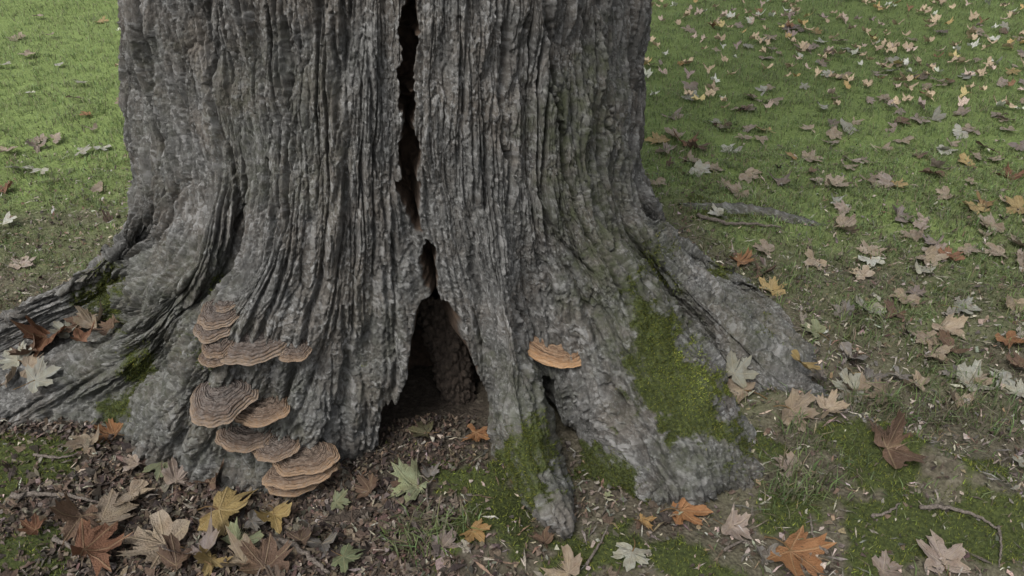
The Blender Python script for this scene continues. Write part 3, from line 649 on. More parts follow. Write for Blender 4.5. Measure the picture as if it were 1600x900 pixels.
def s_all(n):
    x = rng.uniform(-2.2, 2.5, n); y = .75 + 2.6 * rng.random(n) ** 1.2; l, m, _ = zones(x, y); k = rng.random(n) < (1 - .75 * l) * (1 - .8 * m); return x[k], y[k]
browns = [(.056, .041, .031), (.075, .054, .040), (.038, .030, .025), (.096, .074, .055), (.030, .024, .020), (.075, .063, .052), (.125, .100, .080)]
greys = [(.16, .14, .115), (.11, .10, .085), (.21, .19, .155), (.075, .065, .052), (.13, .095, .065), (.28, .25, .21)]
def s_hol(n):
    p = on_z(672, 690, 0); x = rng.normal(p[0], .08, n); y = rng.uniform(p[1] - .12, p[1] + .06, n); return x, y
src = []
for q in range(4):
    m_ = leaf_mesh(980 + q, 2.6, .35, .5, True)
    v = np.empty(len(m_.vertices) * 3, np.float32); m_.vertices.foreach_get('co', v); t_ = np.empty(len(m_.loops), np.int32); m_.loops.foreach_get('vertex_index', t_)
    src.append((v.reshape(-1, 3), t_.reshape(-1, 3)))
def scraps(n, sampler, s0, s1, cols, lift, tl_=.5):
    out = []; X_, Y_ = sampler(n); ok = ~inside_tree(X_, Y_)
    for k, (x, y) in enumerate(zip(X_[ok], Y_[ok])):
        v, t_ = src[k % 4]; t_ = t_[: int(len(t_) * rng.uniform(.45, 1))] if rng.random() < .6 else t_
        a = rng.uniform(0, 6.283); ca, sa = math.cos(a), math.sin(a); tl = rng.normal(0, tl_, 2); s_ = rng.uniform(s0, s1)
        vv = v * s_ * np.array([rng.uniform(.6, 1), 1, 1]); vv = np.stack([vv[:, 0] * ca - vv[:, 1] * sa, vv[:, 0] * sa + vv[:, 1] * ca, vv[:, 2] + vv[:, 0] * tl[0] + vv[:, 1] * tl[1]], 1)
        vv = vv + np.array([x, y, float(gz(np.array(x), np.array(y))) + lift * rng.random()])
        out.append((vv, t_, np.tile(np.array(cols[int(rng.integers(len(cols)))]) * rng.uniform(.75, 1.2), (len(vv), 1))))
    return out
LT = merge([bits(16000, s_front, .003, .010, browns), bits(2500, s_front, .008, .016, browns, 1.5, .4), bits(34000, s_all, .003, .009, greys + browns[:3]), bits(14000, s_all, .007, .022, greys, 8., .25), bits(1300, s_hol, .002, .008, browns[:5])]
           + scraps(800, s_front, .012, .034, browns, .004, .35) + scraps(600, s_all, .010, .030, browns + greys, .008))
obj('leaf_litter', mesh_np('leaf_litter', *LT[:2], M_litter, dict(col=LT[2]), False), kind='stuff', label='brown crumbled leaf litter on the soil round the roots', cat='litter')

# ------------------------------------------------------------------ bracket fungi
def bracket(name, W, D, th, asym, seed, lob=.06):
    na, nr = 52, 18; a = np.linspace(-.75, math.pi + .75, na); r = np.linspace(0, 1, nr)
    A, Rr = np.meshgrid(a, r)
    w1 = 1 + lob * pn(A * 1.6 + seed, A * 0 + seed * 3.3, seed) * 1.6 + lob * .5 * pn(A * 5 + seed, A * 0 + 1.7, seed + 3)
    dd = D * (1 + asym * np.cos(A))
    x = W / 2 * Rr * np.cos(A) * w1; y = dd * Rr * (.36 + .64 * np.sin(A)) * w1 - .010
    edge = np.sqrt(np.clip(1 - Rr ** 5, 0, 1))
    rip = .0022 * np.sin(Rr * 26 + 2 * pn(A * 1.2, Rr * 2, seed + 7)) * sst(.15, .4, Rr) + .0022 * fbm(A * 4, Rr * 6, seed + 9, 3)
    zt = th * (.45 * (1 - Rr ** 2) + .46 * edge) + rip * 1.6 * edge - .10 * D * Rr ** 2 * np.sin(A).clip(0)
    zbm = -th * (.55 * (1 - Rr) + .38 * edge) - .10 * D * Rr ** 2 * np.sin(A).clip(0)
    V = np.concatenate([np.stack([x, y, zt], -1).reshape(-1, 3), np.stack([x, y, zbm], -1).reshape(-1, 3)])
    i = np.arange(nr * na).reshape(nr, na); t = np.stack([i[:-1, :-1], i[1:, :-1], i[1:, 1:], i[:-1, 1:]], -1).reshape(-1, 4)
    j = i + nr * na; b = np.stack([j[:-1, :-1], j[:-1, 1:], j[1:, 1:], j[1:, :-1]], -1).reshape(-1, 4)
    s1 = np.stack([i[-1, :-1], j[-1, :-1], j[-1, 1:], i[-1, 1:]], -1)
    s2 = np.stack([i[:-1, 0], j[:-1, 0], j[1:, 0], i[1:, 0]], -1); s3 = np.stack([i[:-1, -1], i[1:, -1], j[1:, -1], j[:-1, -1]], -1)
    ring_ = np.concatenate([Rr.ravel(), np.ones(Rr.size)]); un = np.concatenate([np.zeros(Rr.size), (Rr.ravel() < .9) * 1.])
    return mesh_np(name, V, np.vstack([t, b, s1, s2, s3]), M_fungus, dict(ring=ring_, under=un), True)
GREY, MID, TAN = (1.0, .97, .95), (1.0, .93, .87), (1.12, .98, .84)
# (x, y of the middle of its back edge, width, apparent depth, thickness, asymmetry, yaw, roll, nose-down pitch, tint, label)
fung = [
 (345,476,40,26,.014,0,0,-4,14,GREY,'smallest greyish bracket fungus topping the uppermost stacked cluster'),
 (340,486,66,44,.018,.1,-6,4,22,GREY,'grey-brown bracket fungus just under the smallest one at the cluster top'),
 (330,508,64,42,.018,.15,-10,2,20,GREY,'wide lowest-hanging shelf of the uppermost bracket fungus cluster'),
 (341,538,50,40,.015,.1,-5,0,16,MID,'small brown bracket fungus squeezed beside the heart-shaped one'),
 (338,555,52,38,.014,.1,-5,4,14,MID,'small thin bracket fungus underneath another beside the heart-shaped one'),
 (402,532,112,58,.024,.42,4,8,20,GREY,'large heart-shaped grey bracket fungus tapering to one side'),
 (460,548,52,36,.015,0,4,-4,10,MID,'small bracket fungus at the tapering end of the heart-shaped one'),
 (344,612,102,62,.026,.35,-8,4,28,GREY,'large thick weathered grey bracket fungus with a folded edge'),
 (408,634,94,52,.018,-.05,4,-6,10,TAN,'flat tan-edged bracket fungus overlapping the thick weathered grey one'),
 (385,676,92,46,.018,.12,-4,8,16,MID,'dark brown ringed bracket fungus above the stepped group'),
 (433,699,76,42,.016,0,0,-6,12,MID,'smaller brown bracket fungus between the dark ringed one and the triple stack'),
 (477,714,104,46,.018,-.05,3,-5,14,TAN,'uppermost of three stacked tan-rimmed bracket fungi near the soil'),
 (471,733,114,46,.018,0,2,-4,12,TAN,'middle of three stacked tan-rimmed bracket fungi near the soil'),
 (459,753,90,38,.017,.05,0,-2,12,TAN,'lowest of three stacked tan-rimmed bracket fungi touching the soil'),
 (858,550,116,62,.022,-.1,4,14,8,(1.75,1.38,1.0),'lone orange-tan bracket fungus in the groove beside the mossy root'),
 (846,581,24,16,.012,0,10,4,10,(2.1,1.6,1.15),'tiny bracket fungus under the lone orange-tan one'),
]
def place_bracket(x, y, wpx, dpx, th, asym, yaw, roll, pit, tint, lab, seed):
    hit = trunk_at(x, y); p, nrm, t = hit; m = t / F
    hn = np.array([nrm[0], nrm[1], 0]); hn /= np.linalg.norm(hn)
    # mostly face out from the wood, partly towards the open side
    d = np.array([-AX[0] * 0 - p[0] * .0, -1, 0]) * .45 + hn * .55; d /= np.linalg.norm(d)
    W = wpx * m; D = dpx * m * 1.05
    me = bracket('bracket_fungus', W, D, th, asym, seed, .03 if tint[0] > 1.5 else .075)
    o = obj('bracket_fungus', me, label=lab, cat='fungus', group='bracket fungi growing on the trunk')
    yv = Vector(d); xv = Vector((-d[1], d[0], 0)); zv = Vector((0, 0, 1))
    R = Matrix((xv, yv, zv)).transposed()      # columns x, y, z
    xv = yv.cross(zv); R = Matrix((xv, yv, zv)).transposed()
    R = R @ Matrix.Rotation(math.radians(-yaw), 3, 'Z') @ Matrix.Rotation(math.radians(-roll), 3, 'Y') @ Matrix.Rotation(math.radians(-pit + 10), 3, 'X')
    M4 = R.to_4x4(); M4.translation = Vector(p - hn * (.048 if tint[0] > 1.5 else .010)); o.matrix_world = M4
    o.color = (*tint, 1)
    return o
for q, f in enumerate(fung): place_bracket(*f, seed=400 + q * 7)
# the one inside the hollow grows from the rotten pillar's foot
pb = behind(716, 668, 1.535)
o = obj('bracket_fungus', bracket('bracket_fungus', .065, .04, .014, 0, 611), label='small pale-rimmed bracket fungus at the foot of the wood inside the hollow', cat='fungus', group='bracket fungi growing on the trunk')
o.location = pb; o.rotation_euler = (math.radians(8), math.radians(8), math.radians(180)); o.color = (1.35, 1.1, .85, 1)

# ------------------------------------------------------------------ fallen maple leaves
flat = [leaf_mesh(s, .95, .08, .10) for s in range(900, 907)]
curled = [leaf_mesh(s, 1.9, .28, .35) for s in range(920, 926)]
crump = [leaf_mesh(s, 2.4, .5, .7) for s in range(940, 945)]
small = [leaf_mesh(s, .95, .12, .12, True, s % 2 == 0) for s in range(960, 972)]
curled += [leaf_mesh(s, 2.1, .3, .4, False, True) for s in range(926, 931)]; crump += [leaf_mesh(s, 2.6, .5, .8, False, True) for s in range(945, 948)]
sv, sq = tube([(0, 0, .0), (.03, -.25, .05), (.01, -.5, .06), (-.06, -.78, .03)], [.022, .016, .014, .02], 5)
stalks = [mesh_np('stalk', sv, sq, M_stalk, None, True), mesh_np('stalk', sv * np.array([-1.4, .8, 1.3]), sq[:, ::-1], M_stalk, None, True)]
CLR = dict(pale=(.36, .37, .30), white=(.44, .46, .40), tan=(.32, .25, .175), sand=(.38, .30, .205), brown=(.17, .10, .060), rust=(.26, .105, .040), orange=(.42, .18, .045), gold=(.42, .24, .055),
           yellow=(.44, .31, .08), mauve=(.24, .19, .17), pink=(.36, .285, .235), green=(.17, .215, .095), lime=(.26, .30, .15), grey=(.22, .205, .19), olive=(.12, .115, .05), dark=(.10, .062, .040))
def lay_leaf(x, y, wpx, colour, rot, shape, lab, grp=None, stalk=False, lift=.014, tilt=.12):
    g_ = ground_at(x, y); tg = (g_ - CAM) @ FW; p, nr_ = g_, gnorm(g_[0], g_[1]); t = tg
    hit = trunk_at(x, y) if 0 <= x < 1600 and y > 380 else None
    if hit is not None and hit[2] < tg - .004: p, nr_, t = hit[0], hit[1] * .6 + np.array([0, 0, .4]), hit[2]; lift = lift + .006
    if x < 620 and y > 730: lift += .012
    sc = wpx * t / F / (1.36 if shape == 'f' else 1.24)
    ms = {'f': flat, 'c': curled, 'k': crump, 's': small}[shape]
    o = obj('maple_leaf', random.choice(ms), label=lab, cat='leaf', group=grp)
    nz = Vector(nr_).normalized(); nz = (nz + Vector((random.gauss(0, tilt), random.gauss(0, tilt) - .06, 0))).normalized()
    q = nz.to_track_quat('Z', 'Y').to_matrix()
    R = q @ Matrix.Rotation(math.radians(rot), 3, 'Z') @ Matrix.Scale(sc, 3)
    # the middle of the blade, not its base, lies over the spot
    c = R @ Vector((0, .32, 0)); M4 = R.to_4x4(); M4.translation = Vector(p) + Vector((0, 0, lift)) - Vector((c.x, c.y, c.z)); o.matrix_world = M4
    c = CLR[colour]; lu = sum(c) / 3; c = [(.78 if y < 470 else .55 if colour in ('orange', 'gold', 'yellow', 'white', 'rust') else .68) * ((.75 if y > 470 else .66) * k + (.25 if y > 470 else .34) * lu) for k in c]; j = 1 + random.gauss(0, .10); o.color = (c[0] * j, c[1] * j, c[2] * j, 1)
    if stalk:
        s = obj('stalk', random.choice(stalks), o)
    return o
W_ = 'beside the stacked brackets'
named = [
 (25,567,52,'pale',60,'f','pale greenish leaf lying flat at the outer end of the leaf pocket between roots',1),
 (71,597,56,'white',-40,'f','whitish leaf lying on the long low root below the leaf pocket',1),
 (72,542,54,'rust',100,'k','rusty brown curled leaf in the pocket between two roots',0),
 (100,522,34,'pale',20,'c','small pale leaf wedged among brown leaves between the roots',0),
 (126,516,40,'brown',150,'k','dark brown crumpled leaf under the moss between two roots',0),
 (150,508,42,'tan',10,'k','tan crumpled leaf under the moss between two roots',0),
 (168,522,40,'brown',220,'c','brown curled leaf against the root in the leaf pocket',0),
 (138,536,40,'rust',70,'k','small rust crumpled leaf low in the leaf pocket between roots',0),
 (42,560,44,'brown',200,'k','flattened brown leaf behind the whitish leaf on the root',0),
 (58,580,40,'sand',300,'c','sandy curled leaf tucked beside the whitish leaf on the root',0),
 (20,600,40,'tan',80,'c','tan leaf at the root edge below the pale greenish leaf',0),
 (171,683,40,'orange',10,'c','orange and yellow leaf standing up at the foot of the mossy hollow between roots',1),
 (143,700,46,'sand',-80,'c','pale sandy leaf beside the upright orange leaf at the root foot',0),
 (211,740,30,'pink',40,'c','small pinkish leaf on bare soil by the trunk foot',0),
 (258,742,52,'lime',-15,'f','dull green leaf against the trunk foot near the brackets',1),
 (287,755,44,'pink',-70,'k','narrow folded pinkish leaf beside the dull green leaf',0),
 (338,755,50,'brown',30,'k','brown cupped leaf at the trunk foot under the brackets',0),
 (364,810,88,'yellow',-10,'f','large yellow leaf with brown spots in the litter under the brackets',1),
 (183,815,84,'tan',30,'f','large tan leaf leaning on another in the litter heap',1),
 (242,858,98,'sand',-35,'f','largest sandy tan leaf lying flat on top of the litter heap',1),
 (125,830,70,'brown',70,'c','dull brown leaf under the large tan leaf',0),
 (160,872,80,'rust',160,'c','rust brown leaf at the bottom of the litter heap',0),
 (214,790,54,'tan',-20,'c','dull tan leaf behind the large leaning tan leaf',0),
 (317,866,76,'mauve',120,'c','mauve brown leaf beside the large yellow leaf',1),
 (383,850,50,'lime',-60,'c','pale green leaf half under the large yellow leaf',0),
 (55,837,34,'rust',10,'k','small rust leaf alone on the moss past the litter heap',0),
 (433,823,50,'yellow',20,'c','small yellow leaf next to the large spotted yellow leaf',1),
 (405,828,36,'grey',200,'c','greyish leaf tip between the two yellow leaves',0),
 (535,796,34,'lime',-70,'f','small pale green leaf on dark litter in front of the brackets',0),
 (548,847,16,'sand',0,'s','tiny sandy leaf scrap on dark litter below the wood sliver',0),
 (548,885,48,'green',15,'f','bright green leaf on the dark litter',1),
 (638,770,62,'lime',40,'c','green leaf flushed pink in front of the hollow',1),
 (673,742,26,'grey',-10,'k','narrow grey folded leaf propped in front of the hollow',0),
 (658,682,38,'olive',30,'c','dark olive leaf lying in the mouth of the hollow',1),
 (576,772,36,'brown',60,'k','brown crumpled leaf between brackets and hollow',0),
 (507,866,44,'grey',10,'c','grey torn leaf on the dark litter',0),
 (474,849,40,'dark',110,'c','dark brown leaf behind the grey torn leaf',0),
 (420,882,70,'brown',-30,'c','broad brown leaf below the small yellow leaf',0),
 (331,893,44,'yellow',80,'c','mustard yellow leaf under the mauve brown leaf',0),
 (372,892,50,'tan',-130,'k','tan leaf crumpled below the large yellow leaf',0),
 (290,885,50,'brown',10,'k','brown crumpled leaf between the sandy and mauve leaves',0),
 (700,854,46,'mauve',-20,'c','mauve leaf on moss paired with a yellow-orange leaf',1),
 (745,841,46,'gold',-15,'f','yellow-orange leaf on moss beside the mauve leaf',1),
 (744,690,38,'orange',160,'c','brownish orange leaf at the hollow edge by the small bracket',0),
 (951,782,16,'lime',0,'s','tiny pale green leaf on the mossy root foot',0),
 (1007,824,30,'gold',60,'c','small yellow leaf by the mossy root foot',0),
 (1078,805,68,'orange',25,'f','bright orange leaf lying against the foot of the mossy root',1),
 (1151,836,46,'pink',-60,'c','pinkish tan leaf on bare soil near the bright orange leaf',1),
 (985,878,56,'pale',-10,'f','pale grey-green leaf lying on a moss mat',1),
 (877,893,56,'tan',80,'c','tan leaf edge-on in the moss mat',0),
 (845,851,30,'brown',0,'k','small brown crumpled leaf by the rounded root tip',0),
 (1142,611,72,'sand',150,'f','pale tan leaf lying on the root flank past the moss',1),
 (1153,583,54,'pale',-30,'f','pale green leaf just above the tan leaf on the root flank',0),
 (1267,520,46,'lime',10,'f','pale green leaf at the outer foot of the far root',1),
 (1253,580,48,'yellow',70,'c','yellow leaf on the end of the root among grey leaves',0),
 (1277,596,38,'grey',-40,'c','bluish grey leaf beside the yellow one on the root end',0),
 (1325,567,48,'grey',20,'k','crumpled grey leaf past the root end',0),
 (1355,593,40,'grey',-30,'k','grey leaf folded downwards past the root end',0),
 (1400,596,36,'grey',80,'c','dull grey leaf outermost in the row of grey leaves',0),
 (1250,648,62,'tan',-90,'k','tan curled leaf bridging the soil under the root end',1),
 (1301,644,54,'sand',-20,'c','sandy leaf beside the curled tan leaf under the root end',0),
 (1370,625,44,'tan',60,'c','tan leaf half hidden in grass behind the buried root',0),
 (1402,702,70,'brown',-60,'k','long brown curled leaf along the buried root',0),
 (1380,682,40,'brown',100,'k','brown leaf scrap at the upper end of the buried root',0),
 (1226,732,48,'pink',-10,'f','pale pink leaf in grass near the mossy mound',1),
 (1252,880,94,'orange',5,'f','large glossy orange-brown leaf on grass below the mossy mound',1),
 (1466,872,76,'pink',-15,'f','pinkish tan leaf lying on a wide moss mat',1),
 (1192,873,34,'grey',10,'k','small grey folded leaf beside the large orange-brown leaf',0),
 (1387,896,40,'pink',0,'c','pink leaf half in the moss mat',0),
 (1440,532,48,'tan',-30,'f','tan leaf next to a brown curled one on thin grass',1),
 (1480,550,50,'brown',60,'c','brown leaf next to the tan one on thin grass',0),
 (1507,487,52,'white',-5,'f','whitish green leaf standing out on thin grass',1),
 (1395,497,42,'brown',20,'c','solitary dark brown leaf on thin grass behind the root',0),
 (1410,476,44,'tan',120,'c','tan leaf above the solitary dark brown leaf',0),
 (1312,492,36,'grey',40,'c','greyish leaf in grass beyond the far root',0),
 (1483,588,34,'grey',-30,'c','grey leaf alone between grass tufts',0),
 (1560,596,48,'white',80,'f','whitish leaf paired with a pale green leaf on thin grass',0),
 (1592,617,44,'pale',10,'f','pale green leaf paired with a whitish leaf on thin grass',0),
 (1584,542,56,'orange',30,'c','orange-brown leaf standing upright in thin grass',0),
 (1584,575,44,'brown',90,'k','brown leaf under the upright orange-brown leaf',0),
 (1587,728,28,'pale',0,'s','small pale leaf alone on the moss edge',0),
 (1205,455,42,'yellow',-30,'c','pale yellow leaf behind the far root',0),
 (1187,431,36,'brown',20,'k','brown leaf between tan leaves behind the far root',0),
 (1190,394,44,'tan',10,'f','tan leaf lying alone above the leaves behind the far root',0),
 (1160,412,36,'orange',60,'c','orange leaf half hidden behind the far root',0),
 (1267,415,42,'sand',80,'c','sandy leaf in thin grass past the far root',0),
 (1362,395,44,'sand',15,'f','sandy leaf directly behind the white leaf on thin grass',0),
 (1359,414,46,'white',-10,'f','white-faced leaf among sandy leaves on thin grass',1),
 (1342,432,42,'sand',60,'f','sandy leaf directly in front of the white-faced leaf',0),
 (1439,426,36,'pale',-80,'c','small pale leaf on bare soil',0),
 (1487,407,38,'rust',50,'c','rust leaf at the end of a row with two tan leaves',0),
 (1515,397,42,'tan',-10,'f','tan leaf in the middle of a row of three',0),
 (1552,400,46,'tan',30,'f','tan leaf ending a row that starts with a rust leaf',0),
 (1432,352,38,'pink',0,'c','pinkish leaf just behind a tan curled leaf on the lawn edge',0),
 (1425,372,36,'tan',70,'c','tan curled leaf in front of a pinkish one on the lawn edge',0),
 (1520,328,50,'yellow',-60,'f','pale yellow leaf at the lawn edge touching a golden leaf',0),
 (1537,322,34,'gold',10,'c','golden leaf propped behind the pale yellow leaf',0),
 (1585,332,44,'yellow',100,'c','yellowish leaf among pink leaves at the lawn edge',0),
 (1582,277,44,'rust',20,'c','rust red leaf on the lawn edge',0),
 (1455,277,36,'brown',0,'c','brown leaf touching a grey-pink one on the lawn',0),
 (1470,267,38,'pink',70,'c','grey-pink leaf touching a brown one on the lawn',0),
 (1310,295,50,'sand',80,'c','broad sandy leaf at the lawn edge past the half buried root',0),
 (1270,252,44,'sand',10,'f','sandy leaf alone on the green lawn edge past the half buried root',0),
 (1217,287,34,'mauve',30,'c','mauve leaf at the lawn edge behind the half buried root',0),
 (1027,222,36,'yellow',10,'f','yellowish leaf on the leaf drift beside the trunk',0),
 (1050,215,32,'tan',10,'c','tan leaf in the leaf drift beside the trunk',0),
 (1072,227,34,'rust',60,'c','rust leaf in the leaf drift beside the trunk',0),
 (1040,240,30,'pink',130,'c','pinkish leaf in front of the leaf drift beside the trunk',0),
 (1092,236,30,'brown',20,'c','brown leaf at the end of the leaf drift beside the trunk',0),
 (1118,340,28,'white',30,'c','white leaf scrap on the half buried root in thin grass',0),
 (160,36,20,'yellow',10,'f','yellow leaf on the open lawn near the trunk and brackets side',0),
 (25,62,26,'sand',40,'f','sandy leaf alone on the bright lawn beyond the bracket side',0),
 (135,183,20,'orange',20,'f','orange leaf on the lawn on the bracket side of the tree',0),
 (12,300,28,'rust',60,'c','rust leaf at the lawn edge on the bracket side',0),
 (39,415,34,'pink',0,'f','pinkish tan leaf on thin grass above the long low root',0),
 (60,222,26,'pink',20,'f','upper of two touching pinkish leaves on the lawn, bracket side',0),
 (59,234,24,'pink',100,'c','lower of two touching pinkish leaves on the lawn, bracket side',0),
 (162,236,24,'white',60,'f','whitish leaf on the lawn close to the trunk, bracket side',0),
]
for x, y, wd, c_, rot, sh, lab, stk in named:
    lay_leaf(x, y, wd * (.86 if x > 1160 and y < 680 else 1.), c_, rot, sh, lab, None, bool(stk), tilt=.10 if sh == 'f' else .25)
# look-alikes strewn over the lawn
g_right, g_left = 'fallen leaves strewn over the lawn on the mossy-root side', 'fallen leaves strewn over the lawn on the bracket side'
cw = [('sand', 7), ('tan', 5), ('pink', 5), ('white', 2), ('yellow', 1), ('brown', 1), ('gold', 1), ('mauve', 2), ('pale', 2)]
CLRL = dict(CLR); CLRL['gold'] = (.36, .26, .12); CLRL['yellow'] = (.40, .33, .16); CLRL['white'] = (.40, .40, .35)
bagc = [c for c, k in cw for _ in range(k)]
word = dict(sand='sandy', tan='tan', pink='pinkish', white='whitish', yellow='yellow', brown='brown', gold='golden', mauve='mauve brown', pale='pale greenish')
cnt = 0; tries = 0
while cnt < 165 and tries < 5000:
    tries += 1
    x = random.uniform(1012, 1640); y = random.uniform(40, 300) if random.random() < .76 else random.uniform(300, 640)
    if random.random() > .25 + .75 * ((x - 1000) / 600) ** .7: continue
    if y > 430 and x < 1290: continue
    if any((x - q[0]) ** 2 + (2 * (y - q[1])) ** 2 < 26 ** 2 for q in named): continue
    c_ = random.choice(bagc); t = (ground_at(x, y) - CAM) @ FW; wm = random.uniform(.050, .098)
    lay_leaf(x, y, wm * F / t, c_, random.uniform(0, 360), 's' if y < 300 else 'c', '%s %s maple leaf strewn on the %s on the mossy-root side' % ('big' if wm > .084 else 'middling' if wm > .067 else 'small', word[c_], 'green lawn' if y < 260 else 'thin grass'), g_right, lift=.014 if y < 300 else .010, tilt=.22); cnt += 1
for x, y in [(47,90),(5,105),(92,106),(47,152),(120,160),(135,242),(10,243),(30,270),(62,277),(150,300),(12,353),(128,135),(75,60),(140,205),(95,222),(190,165),(60,30)]:
    c_ = random.choice(['sand', 'pink', 'white', 'tan', 'pale']); t = (ground_at(x, y) - CAM) @ FW
    lay_leaf(x, y, random.uniform(.05, .09) * F / t, c_, random.uniform(0, 360), 's', 'fallen %s maple leaf strewn on the lawn on the bracket side' % word[c_], g_left, lift=.022, tilt=.25)
# farther leaves read as one scatter
parts = []
for k in range(3800):
    y = rng.uniform(3.7, 10.5); x = rng.uniform(-1, 1) * (1.2 + .75 * y)
    if x < -.3 and rng.random() < .85: continue
    if rng.random() > sst(-.8, 3.2, x + .35 * (y - 4)) + .12: continue
    v, t_ = src[k % 3]; s = rng.uniform(.026, .052); a = rng.uniform(0, 6.283); ca, sa = math.cos(a), math.sin(a); tl = rng.normal(0, .3, 2)
    vv = v * s; vv = np.stack([vv[:, 0] * ca - vv[:, 1] * sa, vv[:, 0] * sa + vv[:, 1] * ca, vv[:, 2] + vv[:, 0] * tl[0] + vv[:, 1] * tl[1]], 1)
    vv = vv + np.array([x, y, float(gz(np.array(x), np.array(y))) + .024])
    cc = np.array(CLRL[random.choice(bagc)]) * rng.uniform(.9, 1.25); parts.append((vv, t_, np.tile(cc, (len(vv), 1))))
FL = merge(parts)
obj('fallen_leaves', mesh_np('fallen_leaves', FL[0], FL[1], M_litter, dict(col=FL[2]), True), kind='stuff', label='far scatter of pale fallen leaves over the lawn', cat='leaves')

# ------------------------------------------------------------------ twigs, a wood sliver, a half buried root
def twig(pxs, rad, lab, up=.016, name='twig', mat=M_twig):
    P = np.array([ground_at(x, y) + np.array([0, 0, up]) for x, y in pxs]); u = np.linspace(0, 1, len(P)); q = np.linspace(0, 1, len(P) * 5)
    c = hermite(P, u, q); c += rng.normal(0, rad * .35, c.shape); c[:, 2] = np.maximum(c[:, 2], gz(c[:, 0], c[:, 1]) + rad * .5)
    rad *= 1.3; o0 = c[0].copy(); V, T = tube(c - o0, np.linspace(rad, rad * .45, len(c)), 7, .12, int(abs(pxs[0][0])))
    o = obj(name, mesh_np(name, V, T, mat, None, True), label=lab, cat='twig'); o.location = o0
    return o
twig([(22,784),(60,780),(105,781),(160,792)], .005, 'thin bent twig lying on moss past the litter heap')
twig([(55,718),(95,722),(125,716)], .003, 'short thin twig at the foot of the long low root')
twig([(85,850),(130,868),(165,898)], .0045, 'brown twig under the rust leaf in the litter heap')
twig([(420,852),(460,858),(495,885),(515,905)], .006, 'grey stick slanting through the litter below the small yellow leaf')
twig([(1090,342),(1130,354),(1170,356),(1218,361)], .006, 'straight pale stick on thin grass in front of the half buried root')
twig([(1435,800),(1490,803),(1530,818),(1555,835)], .004, 'long pale twig curving over the moss mat')
twig([(1360,815),(1385,808),(1402,795)], .003, 'short pale twig beside the mossy mound')
twig([(1555,830),(1560,860),(1556,895)], .0025, 'thin pale stem hanging off the long twig on moss')
twig([(1130,868),(1160,852),(1175,862)], .0025, 'tiny twig beside the pinkish tan leaf')
twig([(915,890),(935,860),(950,828)], .0025, 'thin reddish stem leaning beside the pale grey-green leaf')
twig([(655,765),(652,735),(656,705)], .0022, 'fine upright stem running from the green leaf to the hollow')
twig([(670,800),(668,770),(680,750)], .0022, 'fine reddish stem beside the narrow grey leaf')
twig([(1290,872),(1270,850),(1262,810)], .003, 'dry curved stem standing in the grass by the large orange-brown leaf')
# sliver of decayed wood
ps = np.array([ground_at(x, y) + np.array([0, 0, .012]) for x, y in ((497,822),(540,814),(590,800))]); q = np.linspace(0, 1, 24)
c = hermite(ps, np.linspace(0, 1, 3), q); V, T = tube(c - c[0], .011 * np.sin(np.pi * np.clip(q, .06, .96)) ** .5, 9, .22, 5); V[:, 2] *= .8
o = obj('wood_sliver', mesh_np('wood_sliver', V, T, M_inner, None, True), label='flat dark brown sliver of decayed wood on the litter', cat='wood'); o.location = c[0]
# surfacing root in the lawn, part of the tree
ps = np.array([ground_at(x, y) + np.array([0, 0, -.005]) for x, y in ((1060,318),(1110,328),(1170,332),(1235,345),(1290,352))]); q = np.linspace(0, 1, 50)
c = hermite(ps, np.linspace(0, 1, 5), q); V, T = tube(c - ORG, .035 * np.sin(np.pi * np.clip(q, .04, .97)) ** .6, 18, .10, 6)
at_ = dict(tone=np.full(len(V), .55), moss=np.clip(.5 * pn(V[:, 0] / .06, V[:, 1] / .06, 7) + .25, 0, 1), inner=np.zeros(len(V)), algae=np.full(len(V), .3), pale=np.zeros(len(V)), flake=rng.random(len(V)))
obj('root', mesh_np('root', V, T, M_bark, at_, True), tree, label='half buried root surfacing in the thin grass')
ps = np.array([[*p, float(gz(np.array(p[0]), np.array(p[1]))) - .026] for p in rootline]); q = np.linspace(0, 1, 60)
c = hermite(ps, np.linspace(0, 1, 5), q); V, T = tube(c - ORG, .030 * np.sin(np.pi * np.clip(q, .05, .97)) ** .5, 18, .16, 8)
at_ = dict(tone=np.full(len(V), .6), moss=np.clip(.8 * pn(V[:, 0] / .05, V[:, 1] / .05, 9) + .55, 0, 1), inner=np.zeros(len(V)), algae=np.full(len(V), .2), pale=np.full(len(V), .25), flake=rng.random(len(V)))
obj('root', mesh_np('root', V, T, M_bark, at_, True), tree, label='half buried root running out under the mossy mound')

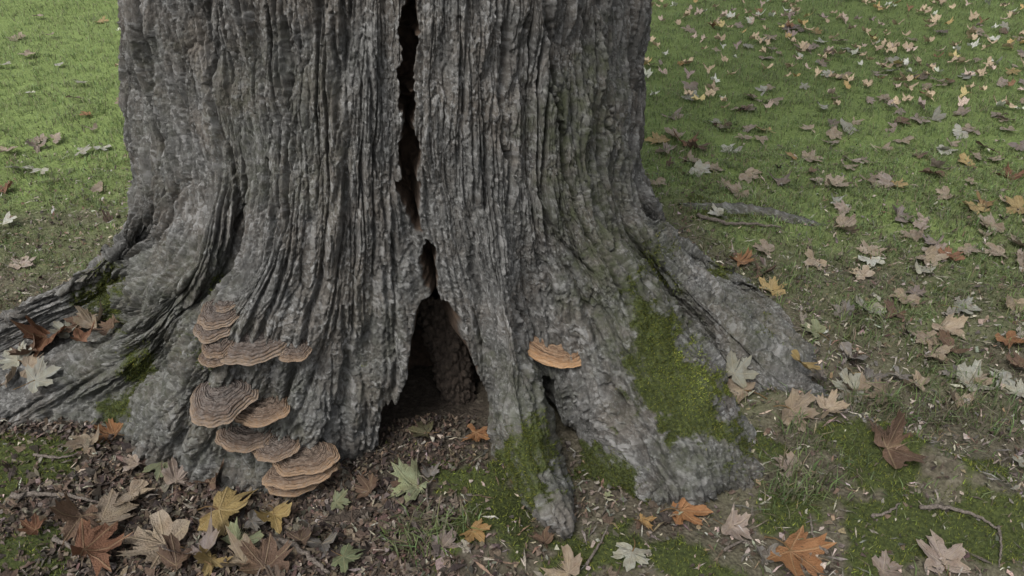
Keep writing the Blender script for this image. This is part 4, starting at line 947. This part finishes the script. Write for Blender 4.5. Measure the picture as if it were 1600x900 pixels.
# ------------------------------------------------------------------ limbs and thinning crown overhead, unseen; crown added and sized for its shade
lv, tops = [], []
for k, (az, out, zt) in enumerate([(20, 2.0, 7.2), (95, 2.4, 6.6), (170, 2.1, 7.6), (250, 2.5, 6.8), (320, 1.9, 8.0), (60, .5, 9.0)]):
    a = math.radians(az); d = np.array([math.cos(a), math.sin(a), 0])
    ps = np.array([[0, 0, 2.6] + d * .1, [0, 0, 3.6] + d * .45, [0, 0, (3.6 + zt) / 2] + d * out * .6, [0, 0, zt] + d * out]); q = np.linspace(0, 1, 22)
    c = hermite(ps, np.linspace(0, 1, 4), q); V, T = tube(c, np.linspace(.30, .06, 22), 12, .05, 70 + k)
    obj('limb', mesh_np('limb', V, T, M_bark, dict(tone=np.full(len(V), .5), moss=np.zeros(len(V)), inner=np.zeros(len(V)), algae=np.zeros(len(V)), pale=np.zeros(len(V)), flake=rng.random(len(V))), True), tree)
nlf = 2400; u3 = rng.normal(size=(nlf, 3)); u3 /= np.linalg.norm(u3, axis=1)[:, None]; rad = rng.random(nlf) ** .45
P3 = u3 * rad[:, None] * np.array([3.2, 3.2, 2.6]) + np.array([0, 0, 7.0])
kp = fbm(P3[:, 0] / 1.1, P3[:, 1] / 1.1 + P3[:, 2], 191, 2) > -.35; P3 = P3[kp]; nlf = len(P3)
e1_ = rng.normal(size=(nlf, 3)); e1_ /= np.linalg.norm(e1_, axis=1)[:, None]; e2_ = np.cross(e1_, rng.normal(size=(nlf, 3))); e2_ /= np.linalg.norm(e2_, axis=1)[:, None]
sz = rng.uniform(.07, .12, (nlf, 1)); V = np.stack([P3 - e2_ * sz, P3 + e1_ * sz, P3 + e2_ * sz * 1.3, P3 - e1_ * sz], 1).reshape(-1, 3); o = np.arange(nlf)[:, None] * 4
C = np.repeat(pal(nlf, [(.30, .22, .05), (.25, .24, .06), (.32, .16, .04), (.15, .17, .05)]), 4, axis=0)
obj('crown', mesh_np('crown', V, np.vstack([o + [0, 1, 2], o + [0, 2, 3]]), M_litter, dict(col=C), False), tree)
